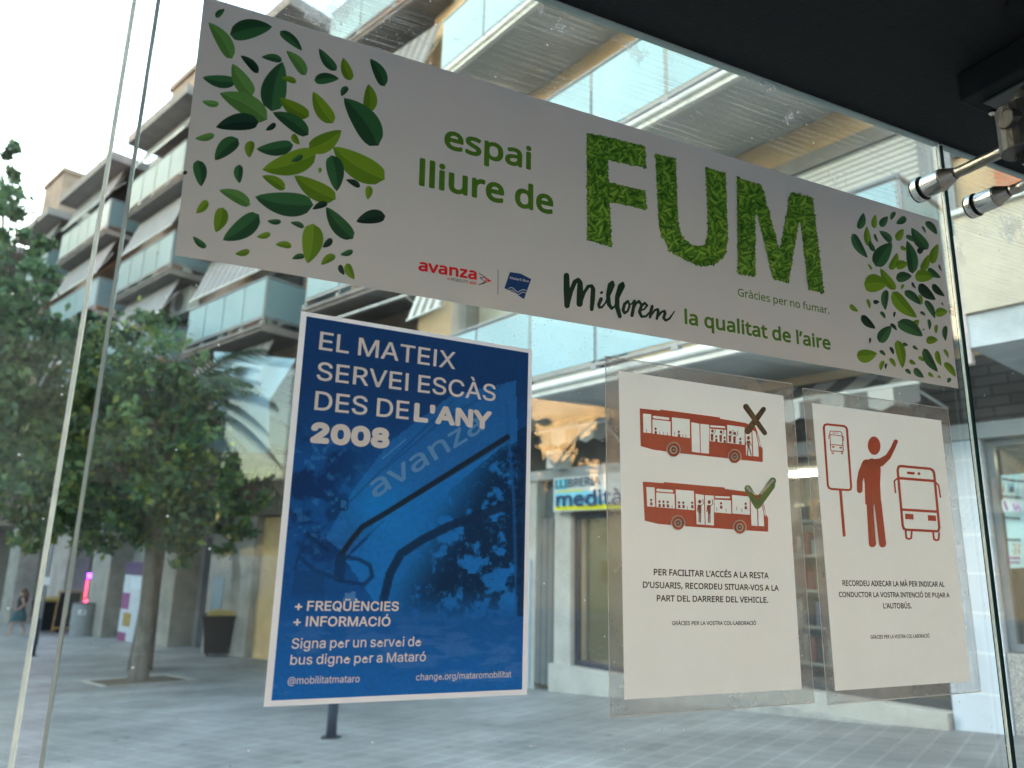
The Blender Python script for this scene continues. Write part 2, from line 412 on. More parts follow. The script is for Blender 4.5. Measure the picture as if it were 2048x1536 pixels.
# ---------------------------------------------------------------- lettering
# glyph outlines: char, advance, then |outer/hole contours in 1/1000 of the size
FONT_SRC = {
    'g': r'''
 188
'206|78,318 70,509 136,509 128,318
+453|198,34 198,364 255,364 255,34|61,172 61,226 391,226 391,172
.188|95,-4 78,-1 63,9 53,24 50,41 53,59 63,73 78,83 95,87 113,83 128,73 138,59 141,41 138,24 128,9 113,-1
/249|235,533 71,-76 14,-76 178,533
0453|227,-7 174,1 130,24 95,62 69,113 53,178 48,254 53,330 69,395 95,447 130,484 174,508 227,516 279,508 323,484 358,447 384,395 400,330 405,254 400,178 384,113 359,62 323,24 279,1/227,50 261,56 290,74 313,103 330,144 340,194 344,254 340,314 330,365 313,405 290,435 261,453 227,460 192,453 163,435 140,405 123,365 113,314 109,254 113,194 123,144 140,103 163,74 192,56
2453|64,0 64,47 234,229 282,282 311,327 320,371 317,397 308,419 293,436 273,449 224,460 196,457 172,447 153,433 139,413 130,390 127,362 66,362 71,405 86,442 111,473 143,496 182,511 225,516 268,511 306,497 337,474 361,445 376,411 381,372 371,318 336,259 267,180 153,60 153,57 389,57 389,0
8453|226,-7 178,-2 136,11 101,33 74,62 57,96 52,135 55,166 65,195 81,220 101,241 125,256 153,265 153,267 119,282 93,308 76,342 70,380 75,417 90,450 114,477 146,498 184,511 226,516 269,511 306,498 337,477 361,450 377,417 382,380 376,342 359,308 333,282 300,267 300,265 327,256 351,241 372,220 387,195 397,166 401,135 395,96 378,62 352,33 317,11 275,-2/226,49 258,52 285,60 307,74 323,91 333,113 337,139 333,165 322,189 305,208 283,223 256,232 226,235 196,232 169,223 147,208 130,189 119,165 115,139 119,113 129,91 145,74 167,60 195,52/226,290 274,300 293,313 307,330 316,351 319,376 316,399 308,420 294,437 275,449 226,460 177,449 159,437 145,420 136,399 133,376 136,351 145,330 159,313 178,300
@676|355,-135 284,-130 221,-114 167,-88 122,-53 87,-8 61,46 45,109 40,179 46,248 61,309 87,363 123,408 167,444 220,470 281,486 349,492 415,486 472,469 522,442 562,407 594,366 617,319 631,268 635,215 631,142 615,76 599,49 579,28 551,15 517,11 476,17 441,36 429,50 423,68 420,68 408,48 388,30 361,17 326,13 285,18 251,35 224,62 204,96 192,137 188,182 193,226 207,265 228,297 257,322 291,338 330,343 360,340 385,331 416,306 419,306 419,335 474,335 474,110 476,91 485,74 499,63 518,59 540,63 557,76 568,97 576,127 581,215 577,259 567,301 548,339 523,373 490,402 450,424 402,438 347,442 292,438 242,424 199,402 164,372 135,334 115,289 102,236 98,178 102,119 115,66 135,21 165,-17 201,-46 246,-68 298,-81 357,-85 412,-80 458,-69 489,-59 504,-107 464,-120 411,-131/329,65 359,68 382,78 400,95 412,118 422,185 419,221 411,249 399,269 381,282 331,292 305,288 283,277 265,260 252,239 242,185 251,125 262,101 279,81 301,69
A480|16,0 201,509 276,509 463,0 395,0 287,302 264,372 232,478 245,478 213,371 191,302 85,0|110,142 110,199 370,199 370,142
C510|267,-7 205,1 150,25 104,63 70,115 48,179 40,254 48,329 70,393 104,445 150,484 205,508 267,516 340,504 373,490 402,471 427,447 448,418 463,385 473,348 408,348 389,395 357,428 315,449 267,456 223,450 184,432 150,403 125,364 109,314 103,254 109,194 125,145 151,105 184,76 223,59 267,53 315,60 357,81 389,114 408,160 473,160 463,124 448,91 428,62 402,38 373,19 341,5 305,-4
D502|219,0 96,0 96,57 215,57 272,63 318,81 354,110 379,149 394,198 399,255 394,312 379,361 354,399 320,428 275,446 221,452 93,452 93,509 225,509 294,501 353,478 399,441 433,391 455,329 462,255 455,181 433,119 398,68 351,31 291,8|125,509 125,0 60,0 60,509
E419|60,0 60,509 372,509 372,452 125,452 125,286 355,286 355,229 125,229 125,57 375,57 375,0
F410|60,0 60,509 369,509 369,452 125,452 125,278 346,278 346,221 125,221 125,0
I300|31,0 31,57 118,57 118,452 31,452 31,509 269,509 269,452 183,452 183,57 269,57 269,0
L393|60,0 60,509 125,509 125,57 361,57 361,0
M628|60,0 60,509 152,509 277,187 287,159 299,123 311,84 322,49 307,49 318,83 330,121 342,158 352,187 476,509 568,509 568,0 504,0 504,291 504,327 505,369 506,413 507,457 513,457 498,409 482,363 467,322 456,291 342,0 286,0 170,291 159,321 145,361 129,408 112,457 119,457 120,416 121,372 122,328 122,291 122,0
N523|60,0 60,509 136,509 343,183 363,151 388,107 414,55 405,54 401,108 399,157 399,195 399,509 463,509 463,0 387,0 202,290 177,331 148,381 108,452 119,454 122,384 124,328 125,291 125,0
O533|267,-7 205,1 150,25 105,63 70,115 48,179 40,254 48,329 70,393 105,445 150,484 205,508 267,516 329,508 384,484 429,445 464,393 486,329 493,254 486,179 464,115 429,63 384,25 329,1/267,53 310,59 349,76 383,105 408,144 425,194 430,254 425,314 408,365 383,404 349,433 310,450 267,456 223,450 184,433 151,404 125,364 109,314 103,254 109,194 125,144 151,105 184,76 223,59
Q533|245,159 313,159 369,85 384,65 468,-48 401,-48 346,27 331,46|267,-7 205,1 150,25 105,63 70,115 48,179 40,254 48,329 70,393 105,445 150,484 205,508 267,516 329,508 384,484 429,445 464,393 486,329 493,254 486,179 464,115 429,63 384,25 329,1/267,53 310,59 349,76 383,105 408,144 425,194 430,254 425,314 408,365 383,404 349,433 310,450 267,456 223,450 184,433 151,404 125,364 109,314 103,254 109,194 125,144 151,105 184,76 223,59
R449|60,0 60,509 236,509 290,504 333,489 367,465 390,433 405,395 409,352 405,309 390,271 367,240 333,217 289,203 236,198 96,198 96,255 234,255 269,258 298,267 319,281 334,300 342,324 345,352 342,380 334,405 319,425 298,440 269,449 233,452 125,452 125,0|353,0 230,229 303,229 428,0
S447|224,-9 172,-4 128,9 91,31 64,60 46,96 38,137 104,137 110,110 123,88 142,71 166,59 224,49 257,52 286,60 311,74 329,92 341,114 346,139 342,161 332,179 296,205 245,222 184,239 128,260 86,289 60,326 52,372 58,413 75,448 102,476 138,498 180,511 227,516 275,511 316,498 351,476 377,449 394,415 401,378 337,378 326,412 302,437 267,453 225,459 194,456 167,448 145,435 129,418 118,398 115,376 119,352 131,334 169,308 212,293 264,279 312,264 359,238 395,198 405,171 408,139 403,99 386,64 360,34 323,11 278,-4
T449|32,452 32,509 417,509 417,452 257,452 257,0 193,0 193,452
V480|204,0 16,509 84,509 192,206 215,137 248,31 235,31 267,138 290,206 395,509 463,509 278,0
X474|18,0 217,284 217,236 29,509 104,509 178,400 204,361 223,329 243,292 232,292 252,329 272,361 298,400 374,509 446,509 259,239 259,287 456,0 382,0 292,129 268,165 250,195 230,231 244,231 225,196 206,166 182,129 91,0
Y472|203,0 203,208 16,509 91,509 192,344 222,292 250,230 224,230 251,293 280,344 381,509 455,509 268,208 268,0
a389|160,-9 126,-5 94,5 68,22 48,45 35,73 30,108 34,138 43,161 58,179 78,193 125,211 178,220 234,227 265,235 273,243 276,255 276,257 267,297 240,322 196,331 149,322 118,301 100,274 41,291 57,322 79,346 104,364 133,375 194,384 239,379 286,360 306,343 322,320 333,290 337,251 337,0 277,0 277,52 272,52 252,25 215,1/170,45 202,49 228,59 248,74 263,93 272,115 276,138 276,190 259,182 231,176 200,171 175,168 134,159 103,139 95,124 92,105 102,72 130,52
b424|229,-8 198,-5 172,4 138,31 118,59 112,59 112,0 53,0 53,509 114,509 114,319 118,319 137,346 171,373 197,381 229,384 274,378 313,361 345,332 370,293 385,245 390,189 385,133 370,84 346,45 313,16 274,-2/220,47 253,51 279,66 301,88 316,117 325,151 328,189 325,227 316,261 301,290 280,311 253,325 220,330 188,325 161,312 140,291 125,263 116,229 113,189 116,150 125,115 140,86 162,65 188,51
c396|207,-8 159,-2 117,16 82,46 56,85 40,133 34,187 40,243 56,291 82,330 117,360 159,378 207,384 260,377 305,356 340,322 362,277 303,262 290,289 270,311 242,325 207,330 173,325 145,310 124,287 108,258 99,224 96,187 99,151 108,117 124,89 145,66 173,51 207,46 243,52 271,66 292,89 304,117 363,102 341,56 306,21 261,-1
d424|195,-8 151,-2 111,16 79,45 55,84 39,133 34,189 39,245 55,293 79,332 112,361 151,378 196,384 228,381 253,373 287,346 306,319 311,319 311,509 372,509 372,0 313,0 313,59 307,59 287,31 252,4 227,-5/205,47 236,51 263,65 284,86 299,115 309,150 312,189 309,229 300,263 284,291 263,312 237,325 205,330 172,325 145,311 124,290 108,261 99,227 96,189 99,151 109,117 124,88 145,66 172,51
e404|212,-8 161,-2 117,16 82,46 56,85 40,132 34,187 39,242 55,290 81,329 115,359 157,378 205,384 266,374 294,361 319,341 341,315 357,282 368,242 371,194 371,169 75,169 75,221 338,221 310,202 307,237 298,269 283,294 263,314 237,326 205,330 173,326 146,313 125,294 109,270 99,241 96,211 96,178 100,139 110,106 128,80 151,61 179,50 212,46 254,53 285,73 306,105 365,91 353,63 335,39 311,19 283,4 249,-5
g425|207,-151 168,-148 134,-140 82,-110 51,-69 101,-41 122,-66 154,-88 207,-97 249,-92 282,-75 304,-47 311,-6 311,68 306,68 287,41 252,16 227,8 195,5 152,10 113,27 80,53 55,90 39,136 34,191 39,246 55,293 80,332 112,361 152,378 196,384 228,382 253,373 288,346 308,319 313,319 313,379 372,379 372,-9 367,-54 350,-90 324,-117 291,-136 251,-147/205,59 237,63 264,75 285,95 300,121 309,154 312,193 309,231 300,264 285,291 264,312 237,325 205,330 172,325 145,312 124,290 109,262 99,229 96,193 99,155 109,123 124,96 145,76 172,63
h410|114,227 114,0 53,0 53,509 114,509 114,287 102,287 124,332 152,362 187,379 227,384 264,380 295,369 321,349 341,321 353,285 357,240 357,0 296,0 296,235 290,275 273,304 246,323 210,329 184,326 161,317 141,303 126,283 117,257
i167|53,0 53,379 114,379 114,0|84,443 67,446 54,455 44,468 41,483 44,499 54,512 67,521 84,524 100,521 114,512 123,499 126,483 123,468 114,455 100,446
l189|139,-2 101,3 74,20 58,47 53,84 53,509 114,509 114,99 120,62 130,54 146,52 160,53 170,54 181,3 162,-1
m610|53,0 53,379 112,379 112,295 108,295 118,323 132,346 172,376 219,386 257,380 287,361 309,331 321,295 312,295 322,321 337,343 381,375 437,386 468,383 497,372 522,354 541,328 553,296 557,255 557,0 496,0 496,254 490,289 473,313 447,326 419,330 395,328 374,320 345,290 335,247 335,0 274,0 274,260 269,288 253,311 229,326 199,330 158,320 140,307 126,289 117,266 114,238 114,0
n410|114,227 114,0 53,0 53,379 112,379 112,287 102,287 124,332 152,362 187,379 227,384 264,380 295,369 321,349 341,321 353,285 357,240 357,0 296,0 296,235 290,275 273,304 246,323 210,329 184,326 161,317 141,303 126,283 117,257
o415|207,-8 159,-2 117,16 82,46 56,85 40,133 34,187 40,243 56,291 82,330 117,360 159,378 207,384 256,378 299,360 333,330 359,291 376,243 381,187 376,133 359,85 333,46 299,16 256,-2/207,46 242,51 270,66 292,89 307,117 316,151 319,187 316,224 307,258 292,287 270,310 242,325 207,330 173,325 145,310 124,287 108,258 99,224 96,187 99,151 108,117 124,89 145,66 173,51
p424|53,-143 53,379 112,379 112,319 118,319 137,346 171,373 197,381 229,384 274,378 313,361 345,332 370,293 385,245 390,189 385,133 370,84 346,45 313,16 274,-2 229,-8 198,-5 173,4 138,31 118,59 114,59 114,-143/220,47 253,51 279,66 301,88 316,117 325,151 328,189 325,227 316,261 301,290 280,311 253,325 220,330 188,325 161,312 140,291 125,263 116,229 113,189 116,150 125,115 140,86 162,65 188,51
r259|53,0 53,379 112,379 112,321 115,321 130,347 152,367 181,380 213,385 229,384 243,384 243,322 230,324 207,326 182,323 159,315 140,301 126,284 117,262 114,237 114,0
s365|182,-8 145,-5 112,3 84,18 62,38 45,63 36,94 94,107 105,79 124,60 150,49 181,45 217,50 244,62 262,81 268,103 265,121 254,136 237,147 212,155 149,170 104,186 72,208 53,237 47,274 51,305 65,332 87,354 115,370 149,381 187,384 223,381 254,372 279,358 299,339 324,290 268,277 258,298 243,316 219,328 187,333 156,329 131,317 114,299 109,277 112,258 124,243 172,223 229,209 275,194 306,171 325,142 331,107 326,75 312,47 290,24 260,6 223,-5
t227|204,379 204,327 6,327 6,379|65,471 126,471 126,98 128,76 136,61 150,53 170,50 185,51 202,54 213,2 192,-3 168,-4 125,2 92,21 72,52 65,93
u410|182,-5 146,-1 115,11 89,31 69,59 57,95 53,139 53,379 114,379 114,144 119,105 137,75 164,56 200,50 226,53 249,62 268,77 283,97 293,122 296,153 296,379 357,379 357,0 298,0 298,92 307,92 286,47 257,17 222,0
v389|163,0 17,379 84,379 165,155 187,87 206,21 184,21 203,87 224,155 305,379 371,379 226,0
À480|16,0 201,509 276,509 463,0 395,0 287,302 264,372 232,478 245,478 213,371 191,302 85,0|110,142 110,199 370,199 370,142|216,558 150,659 218,659 266,558
È419|60,0 60,509 372,509 372,452 125,452 125,286 355,286 355,229 125,229 125,57 375,57 375,0|194,558 128,659 196,659 244,558
Ó533|267,-7 205,1 150,25 105,63 70,115 48,179 40,254 48,329 70,393 105,445 150,484 205,508 267,516 329,508 384,484 429,445 464,393 486,329 493,254 486,179 464,115 429,63 384,25 329,1/267,53 310,59 349,76 383,105 408,144 425,194 430,254 425,314 408,365 383,404 349,433 310,450 267,456 223,450 184,433 151,404 125,364 109,314 103,254 109,194 125,144 151,105 184,76 223,59|240,558 288,659 356,659 290,558
Ü517|259,-8 203,-2 154,15 114,43 85,80 66,124 60,173 60,509 124,509 124,178 128,144 141,113 160,87 187,68 220,56 259,52 298,56 331,68 357,87 377,113 389,144 393,178 393,509 457,509 457,173 451,124 433,80 403,43 363,15 315,-2|331,572 315,575 302,584 293,597 290,612 293,628 302,641 315,650 331,653 346,650 359,641 368,628 371,612 368,597 359,584 346,575|187,572 172,575 158,584 149,597 146,612 149,628 158,641 172,650 187,653 203,650 216,641 224,628 227,612 224,597 216,584 203,575
ó415|207,-8 159,-2 117,16 82,46 56,85 40,133 34,187 40,243 56,291 82,330 117,360 159,378 207,384 256,378 299,360 333,330 359,291 376,243 381,187 376,133 359,85 333,46 299,16 256,-2/207,46 242,51 270,66 292,89 307,117 316,151 319,187 316,224 307,258 292,287 270,310 242,325 207,330 173,325 145,310 124,287 108,258 99,224 96,187 99,151 108,117 124,89 145,66 173,51|181,429 228,529 297,529 231,429
''',
    'h': r'''
 209
,215|154,84 136,23 111,-42 85,-103 33,-103 49,-38 63,31 73,93 148,93
-258|32,184 32,246 226,246 226,184
.215|58,43 61,69 72,85 88,94 107,97 126,94 142,85 153,69 157,43 153,18 142,2 126,-8 107,-11 88,-8 72,2 61,18
A512|437,0 368,177 141,177 73,0 0,0 224,575 289,575 512,0/282,415 274,438 263,473 255,500 247,468 238,438 230,415 165,241 346,241
B521|241,573 336,565 404,541 434,515 453,478 459,431 456,399 446,371 431,347 409,328 382,313 350,304 350,300 415,279 441,261 461,236 474,203 478,163 472,115 454,74 425,42 385,19 337,5 279,0 78,0 78,573/256,329 318,335 357,352 377,382 384,423 376,463 351,490 308,506 245,511 150,511 150,329/150,269 150,61 265,61 330,68 371,91 394,125 401,168 398,197 388,221 370,241 344,256 307,266 260,269
C507|323,517 280,513 241,502 206,482 178,456 155,423 139,383 129,337 125,286 131,220 147,164 175,117 213,83 262,62 322,55 394,62 460,78 460,15 393,-2 312,-8 232,1 166,28 115,72 78,131 56,203 49,287 53,349 67,406 89,456 120,499 159,534 206,559 261,575 324,581 409,572 482,547 453,486 394,508
D585|536,292 528,203 501,131 457,74 399,33 325,8 237,0 78,0 78,573 254,573 335,565 404,540 460,501 502,446 528,377/460,289 454,359 435,415 404,457 361,487 308,505 244,511 150,511 150,62 228,62 299,68 357,87 402,119 434,164 454,220
E446|398,0 78,0 78,573 398,573 398,509 150,509 150,330 383,330 383,268 150,268 150,63 398,63
F416|150,0 78,0 78,573 398,573 398,509 150,509 150,306 383,306 383,243 150,243
G584|326,302 524,302 524,22 431,-1 323,-8 241,1 173,28 120,71 81,130 57,202 49,286 58,370 84,442 127,500 186,544 259,571 346,581 437,572 516,547 489,484 421,508 342,517 278,510 225,489 181,455 150,409 131,353 124,286 130,222 146,166 175,119 216,84 270,62 340,55 404,59 452,68 452,238 326,238
H594|516,0 443,0 443,267 150,267 150,0 78,0 78,573 150,573 150,330 443,330 443,573 516,573
I272|239,0 32,0 32,42 99,57 99,515 32,531 32,573 239,573 239,531 172,515 172,57 239,42
J219|-3,-152 -37,-150 -63,-142 -63,-81 -35,-87 -5,-89 33,-81 50,-70 63,-53 71,-29 74,3 74,573 146,573 146,9 141,-42 128,-82 105,-113 75,-135 39,-148
L420|78,0 78,573 150,573 150,64 400,64 400,0
M727|330,0 142,502 139,502 142,461 144,407 144,347 144,0 78,0 78,573 184,573 361,103 364,103 544,573 650,573 650,0 578,0 578,352 579,408 581,460 584,501 581,501 390,0
N609|532,0 447,0 141,476 138,476 141,432 143,378 144,320 144,0 78,0 78,573 161,573 467,99 470,99 468,137 466,193 464,249 464,573 532,573
O626|577,287 573,224 561,166 540,116 510,73 473,38 428,13 375,-3 314,-8 251,-3 196,13 151,39 114,73 85,116 65,167 53,224 49,288 56,370 78,442 114,500 166,545 232,572 314,581 393,572 459,545 510,501 547,442 570,370/125,287 130,220 145,163 171,117 207,83 255,62 314,55 373,62 420,83 456,117 481,163 496,220 501,287 490,384 456,457 421,491 373,511 314,518 255,511 207,490 171,457 145,411 130,354
P485|229,573 326,562 393,528 421,495 439,454 444,404 433,336 417,306 395,278 364,255 324,238 275,227 216,223 150,223 150,0 78,0 78,573/223,511 150,511 150,285 208,285 258,288 298,296 330,311 352,334 365,363 370,401 361,449 334,484 289,504
R499|236,573 301,568 353,555 393,532 422,500 439,460 444,410 440,368 427,334 408,306 385,285 330,257 487,0 403,0 264,237 150,237 150,0 78,0 78,573/232,510 150,510 150,298 236,298 296,304 338,325 362,359 370,407 366,440 355,467 336,486 310,500 275,507
S440|403,153 396,106 378,66 348,35 307,11 257,-3 198,-8 137,-5 83,4 41,19 41,88 113,65 201,55 240,57 273,66 298,79 316,98 327,120 330,147 327,173 318,194 302,213 277,230 196,265 131,294 85,330 57,375 48,435 54,477 71,513 99,542 136,563 180,576 231,581 318,572 389,549 366,487 302,508 229,517 196,515 169,507 148,494 133,478 124,457 121,434 124,407 133,386 149,367 172,351 246,318 332,279 362,255 385,228 398,194
T446|259,0 187,0 187,509 8,509 8,573 437,573 437,509 259,509
U586|513,202 507,146 489,95 459,52 416,20 360,-1 290,-8 225,-2 171,18 128,50 97,93 78,144 72,204 72,573 144,573 144,201 154,139 182,93 228,64 294,55 342,59 379,73 407,96 427,126 438,161 442,202 442,573 513,573
V481|481,573 277,0 204,0 0,573 75,573 204,205 220,160 231,119 241,80 250,119 262,161 277,207 405,573
X470|467,0 385,0 233,249 79,0 3,0 193,298 15,573 95,573 236,348 377,573 453,573 276,300
Y454|227,291 376,573 454,573 263,222 263,0 191,0 191,219 0,573 79,573
Z459|427,0 30,0 30,55 332,508 40,508 40,573 419,573 419,518 118,64 427,64
a450|231,437 299,428 347,403 376,358 385,293 385,0 334,0 320,61 317,61 279,22 234,-1 172,-8 136,-5 103,6 75,23 55,48 41,80 37,119 50,176 87,219 152,245 243,257 316,259 316,285 310,330 293,359 265,375 227,380 163,370 106,347 84,400 151,426/252,208 184,200 141,182 118,155 110,119 115,87 132,66 157,53 188,49 238,56 279,79 306,117 315,172 315,210
c385|241,-8 187,-2 139,15 99,45 69,87 50,143 44,213 51,284 71,342 102,385 142,415 191,432 245,438 309,431 358,415 337,356 292,370 244,376 204,371 172,358 148,335 131,303 120,263 117,213 120,166 131,126 148,94 172,71 202,58 240,53 302,60 351,78 351,15 304,-2
d493|221,-8 171,-2 128,17 92,48 65,91 49,146 44,214 49,282 66,338 93,381 128,413 171,432 221,438 280,429 323,407 354,374 359,374 356,405 354,438 354,609 425,609 425,0 368,0 358,58 354,58 323,24 279,1/232,51 290,60 328,88 348,135 355,200 355,213 349,284 329,336 291,369 231,379 181,368 146,334 124,281 117,213 124,144 146,93 181,61
e452|234,438 286,432 329,414 364,385 390,346 406,299 411,244 411,201 117,201 127,137 154,90 197,62 254,52 327,60 392,82 392,20 327,-1 251,-8 194,-2 143,17 101,48 70,91 51,146 44,212 50,277 68,333 96,378 134,411 181,431/233,380 188,372 154,348 130,309 119,257 338,257 335,292 326,322 312,346 292,364 266,376
f276|266,375 158,375 158,0 87,0 87,375 12,375 12,408 87,432 87,457 92,507 104,547 124,577 152,597 186,609 227,613 274,609 310,599 292,544 262,552 228,556 197,550 175,532 162,502 158,458 158,430 266,430
i207|139,430 139,0 68,0 68,430|104,591 133,580 142,566 145,546 142,526 133,512 104,501 88,504 75,512 66,526 63,546 66,566 75,580 88,588
l207|139,0 68,0 68,609 139,609
m750|540,438 603,429 649,401 676,352 685,280 685,0 615,0 615,277 610,321 594,353 567,372 528,379 474,369 438,342 418,298 411,237 411,0 342,0 342,277 332,333 320,353 303,367 281,376 253,379 215,374 185,360 164,338 150,308 141,269 139,223 139,0 68,0 68,430 125,430 136,371 140,371 173,409 217,431 266,438 312,433 349,420 378,398 398,366 402,366 427,398 461,420 499,433
n496|275,438 343,429 391,401 421,352 431,280 431,0 361,0 361,275 355,321 338,353 308,372 265,379 204,368 166,338 146,289 139,223 139,0 68,0 68,430 125,430 136,371 140,371 175,409 222,431
o485|442,216 438,165 428,121 411,82 388,51 359,25 324,7 285,-4 241,-8 200,-4 163,7 129,25 100,51 77,82 59,121 48,165 44,216 50,282 68,336 97,380 137,412 186,431 244,438 299,431 347,412 387,380 417,336 436,282/117,216 120,169 130,128 147,95 172,71 203,56 243,51 282,56 314,71 339,95 356,128 366,169 369,216 365,263 355,303 338,335 314,359 282,374 242,379 185,368 147,335 124,284
p493|273,438 322,432 365,413 401,383 428,339 444,284 449,216 444,148 427,93 401,49 365,17 322,-2 272,-8 213,1 170,24 139,55 134,55 137,20 139,-16 139,-192 68,-192 68,430 126,430 136,371 139,371 170,405 213,429/260,379 221,374 190,362 167,342 152,313 142,275 139,229 139,216 142,167 150,126 165,93 188,70 220,55 261,51 297,56 326,72 348,98 364,131 373,171 376,217 369,283 348,334 311,367
q493|354,-9 355,25 358,58 354,58 332,32 303,11 266,-3 219,-8 170,-2 128,17 93,48 66,91 49,146 44,214 50,282 67,338 93,381 129,413 172,432 221,438 267,433 304,419 333,397 355,371 358,371 369,430 425,430 425,-192 354,-192/233,51 272,55 304,67 327,87 342,116 352,153 355,199 355,213 348,285 328,337 290,369 231,379 181,368 145,334 124,281 117,213 124,145 146,93 182,61
r331|269,438 295,437 319,433 310,368 287,372 264,374 217,363 176,334 149,289 139,229 139,0 68,0 68,430 126,430 134,351 137,351 170,395 214,426 240,435
s384|348,119 343,80 327,49 302,24 268,6 226,-4 176,-8 99,-1 42,19 42,83 104,60 178,49 224,53 256,66 274,86 280,112 271,141 239,167 174,196 103,228 76,245 57,266 45,292 41,324 52,372 85,408 137,430 202,438 275,430 339,409 315,353 258,372 197,380 159,377 131,366 114,350 108,328 119,298 154,274 219,246 289,215 314,197 333,176 344,150
t289|212,50 245,53 272,59 272,5 240,-4 200,-8 167,-5 138,4 112,20 91,44 78,79 74,125 74,375 13,375 13,409 75,437 103,528 144,528 144,430 269,430 269,375 144,375 144,127 149,93 163,69 185,54
u496|427,430 427,0 370,0 359,57 356,57 321,20 273,-1 220,-8 173,-4 134,8 103,29 81,59 68,99 63,148 63,430 135,430 135,153 141,108 158,76 188,57 230,51 273,55 306,69 330,91 345,121 354,160 357,206 357,430
v407|163,0 0,430 75,430 167,176 180,137 193,96 201,63 204,63 214,96 227,138 241,176 332,430 407,430 244,0
x424|170,220 22,430 102,430 213,268 322,430 402,430 253,220 410,0 330,0 213,172 94,0 14,0
z377|346,0 31,0 31,47 262,375 45,375 45,430 340,430 340,377 112,55 346,55
·215|58,283 61,308 72,325 88,334 107,337 126,334 142,325 153,308 157,283 153,258 142,241 126,232 107,229 88,232 72,241 61,258
À512|437,0 368,177 141,177 73,0 0,0 224,575 289,575 512,0/282,415 274,438 263,473 255,500 247,468 238,438 230,415 165,241 346,241|235,757 257,717 285,674 312,638 312,629 265,629 234,656 201,688 171,722 151,749 151,757
É446|398,0 78,0 78,573 398,573 398,509 150,509 150,330 383,330 383,268 150,268 150,63 398,63|363,749 342,722 312,688 279,656 249,629 202,629 202,638 228,674 256,717 278,757 363,757
Ó626|577,287 573,224 561,166 540,116 510,73 473,38 428,13 375,-3 314,-8 251,-3 196,13 151,39 114,73 85,116 65,167 53,224 49,288 56,370 78,442 114,500 166,545 232,572 314,581 393,572 459,545 510,501 547,442 570,370/125,287 130,220 145,163 171,117 207,83 255,62 314,55 373,62 420,83 456,117 481,163 496,220 501,287 490,384 456,457 421,491 373,511 314,518 255,511 207,490 171,457 145,411 130,354|432,749 411,722 381,688 348,656 318,629 271,629 271,638 297,674 325,717 347,757 432,757
Ú586|513,202 507,146 489,95 459,52 416,20 360,-1 290,-8 225,-2 171,18 128,50 97,93 78,144 72,204 72,573 144,573 144,201 154,139 182,93 228,64 294,55 342,59 379,73 407,96 427,126 438,161 442,202 442,573 513,573|412,749 391,722 361,688 328,656 298,629 251,629 251,638 277,674 305,717 327,757 412,757
à450|231,437 299,428 347,403 376,358 385,293 385,0 334,0 320,61 317,61 279,22 234,-1 172,-8 136,-5 103,6 75,23 55,48 41,80 37,119 50,176 87,219 152,245 243,257 316,259 316,285 310,330 293,359 265,375 227,380 163,370 106,347 84,400 151,426/252,208 184,200 141,182 118,155 110,119 115,87 132,66 157,53 188,49 238,56 279,79 306,117 315,172 315,210|205,614 227,575 255,532 282,496 282,486 235,486 204,513 171,546 142,579 121,606 121,614
ó485|442,216 438,165 428,121 411,82 388,51 359,25 324,7 285,-4 241,-8 200,-4 163,7 129,25 100,51 77,82 59,121 48,165 44,216 50,282 68,336 97,380 137,412 186,431 244,438 299,431 347,412 387,380 417,336 436,282/117,216 120,169 130,128 147,95 172,71 203,56 243,51 282,56 314,71 339,95 356,128 366,169 369,216 365,263 355,303 338,335 314,359 282,374 242,379 185,368 147,335 124,284|362,606 341,579 311,546 278,513 247,486 200,486 200,496 227,532 254,575 277,614 362,614
’140|131,564 112,503 88,437 62,376 10,376 21,424 32,476 42,527 50,573 125,573
''',}
FONTS = {}
for _k, _rows in FONT_SRC.items():
    FONTS[_k] = {}
    for _row in _rows.split('\n'):
        if not _row: continue
        _ch, _rest = _row[0], _row[1:].split('|')
        FONTS[_k][_ch] = (int(_rest[0]), [[[tuple(map(int, q.split(','))) for q in c.split(' ')] for c in o.split('/')] for o in _rest[1:]])
FONTS['g']['I'] = (205, [[[(70, 0), (70, 509), (136, 509), (136, 0)]]])
FONTS['g'][' '] = (150, [])
_a, _o = FONTS['h']['R']
_k = 509/max(y for x, y in _o[0][0])
FONTS['g']['R'] = (int(_a*_k*1.06), [[[(int(x*_k*1.06), int(y*_k)) for x, y in c] for c in o] for o in _o])

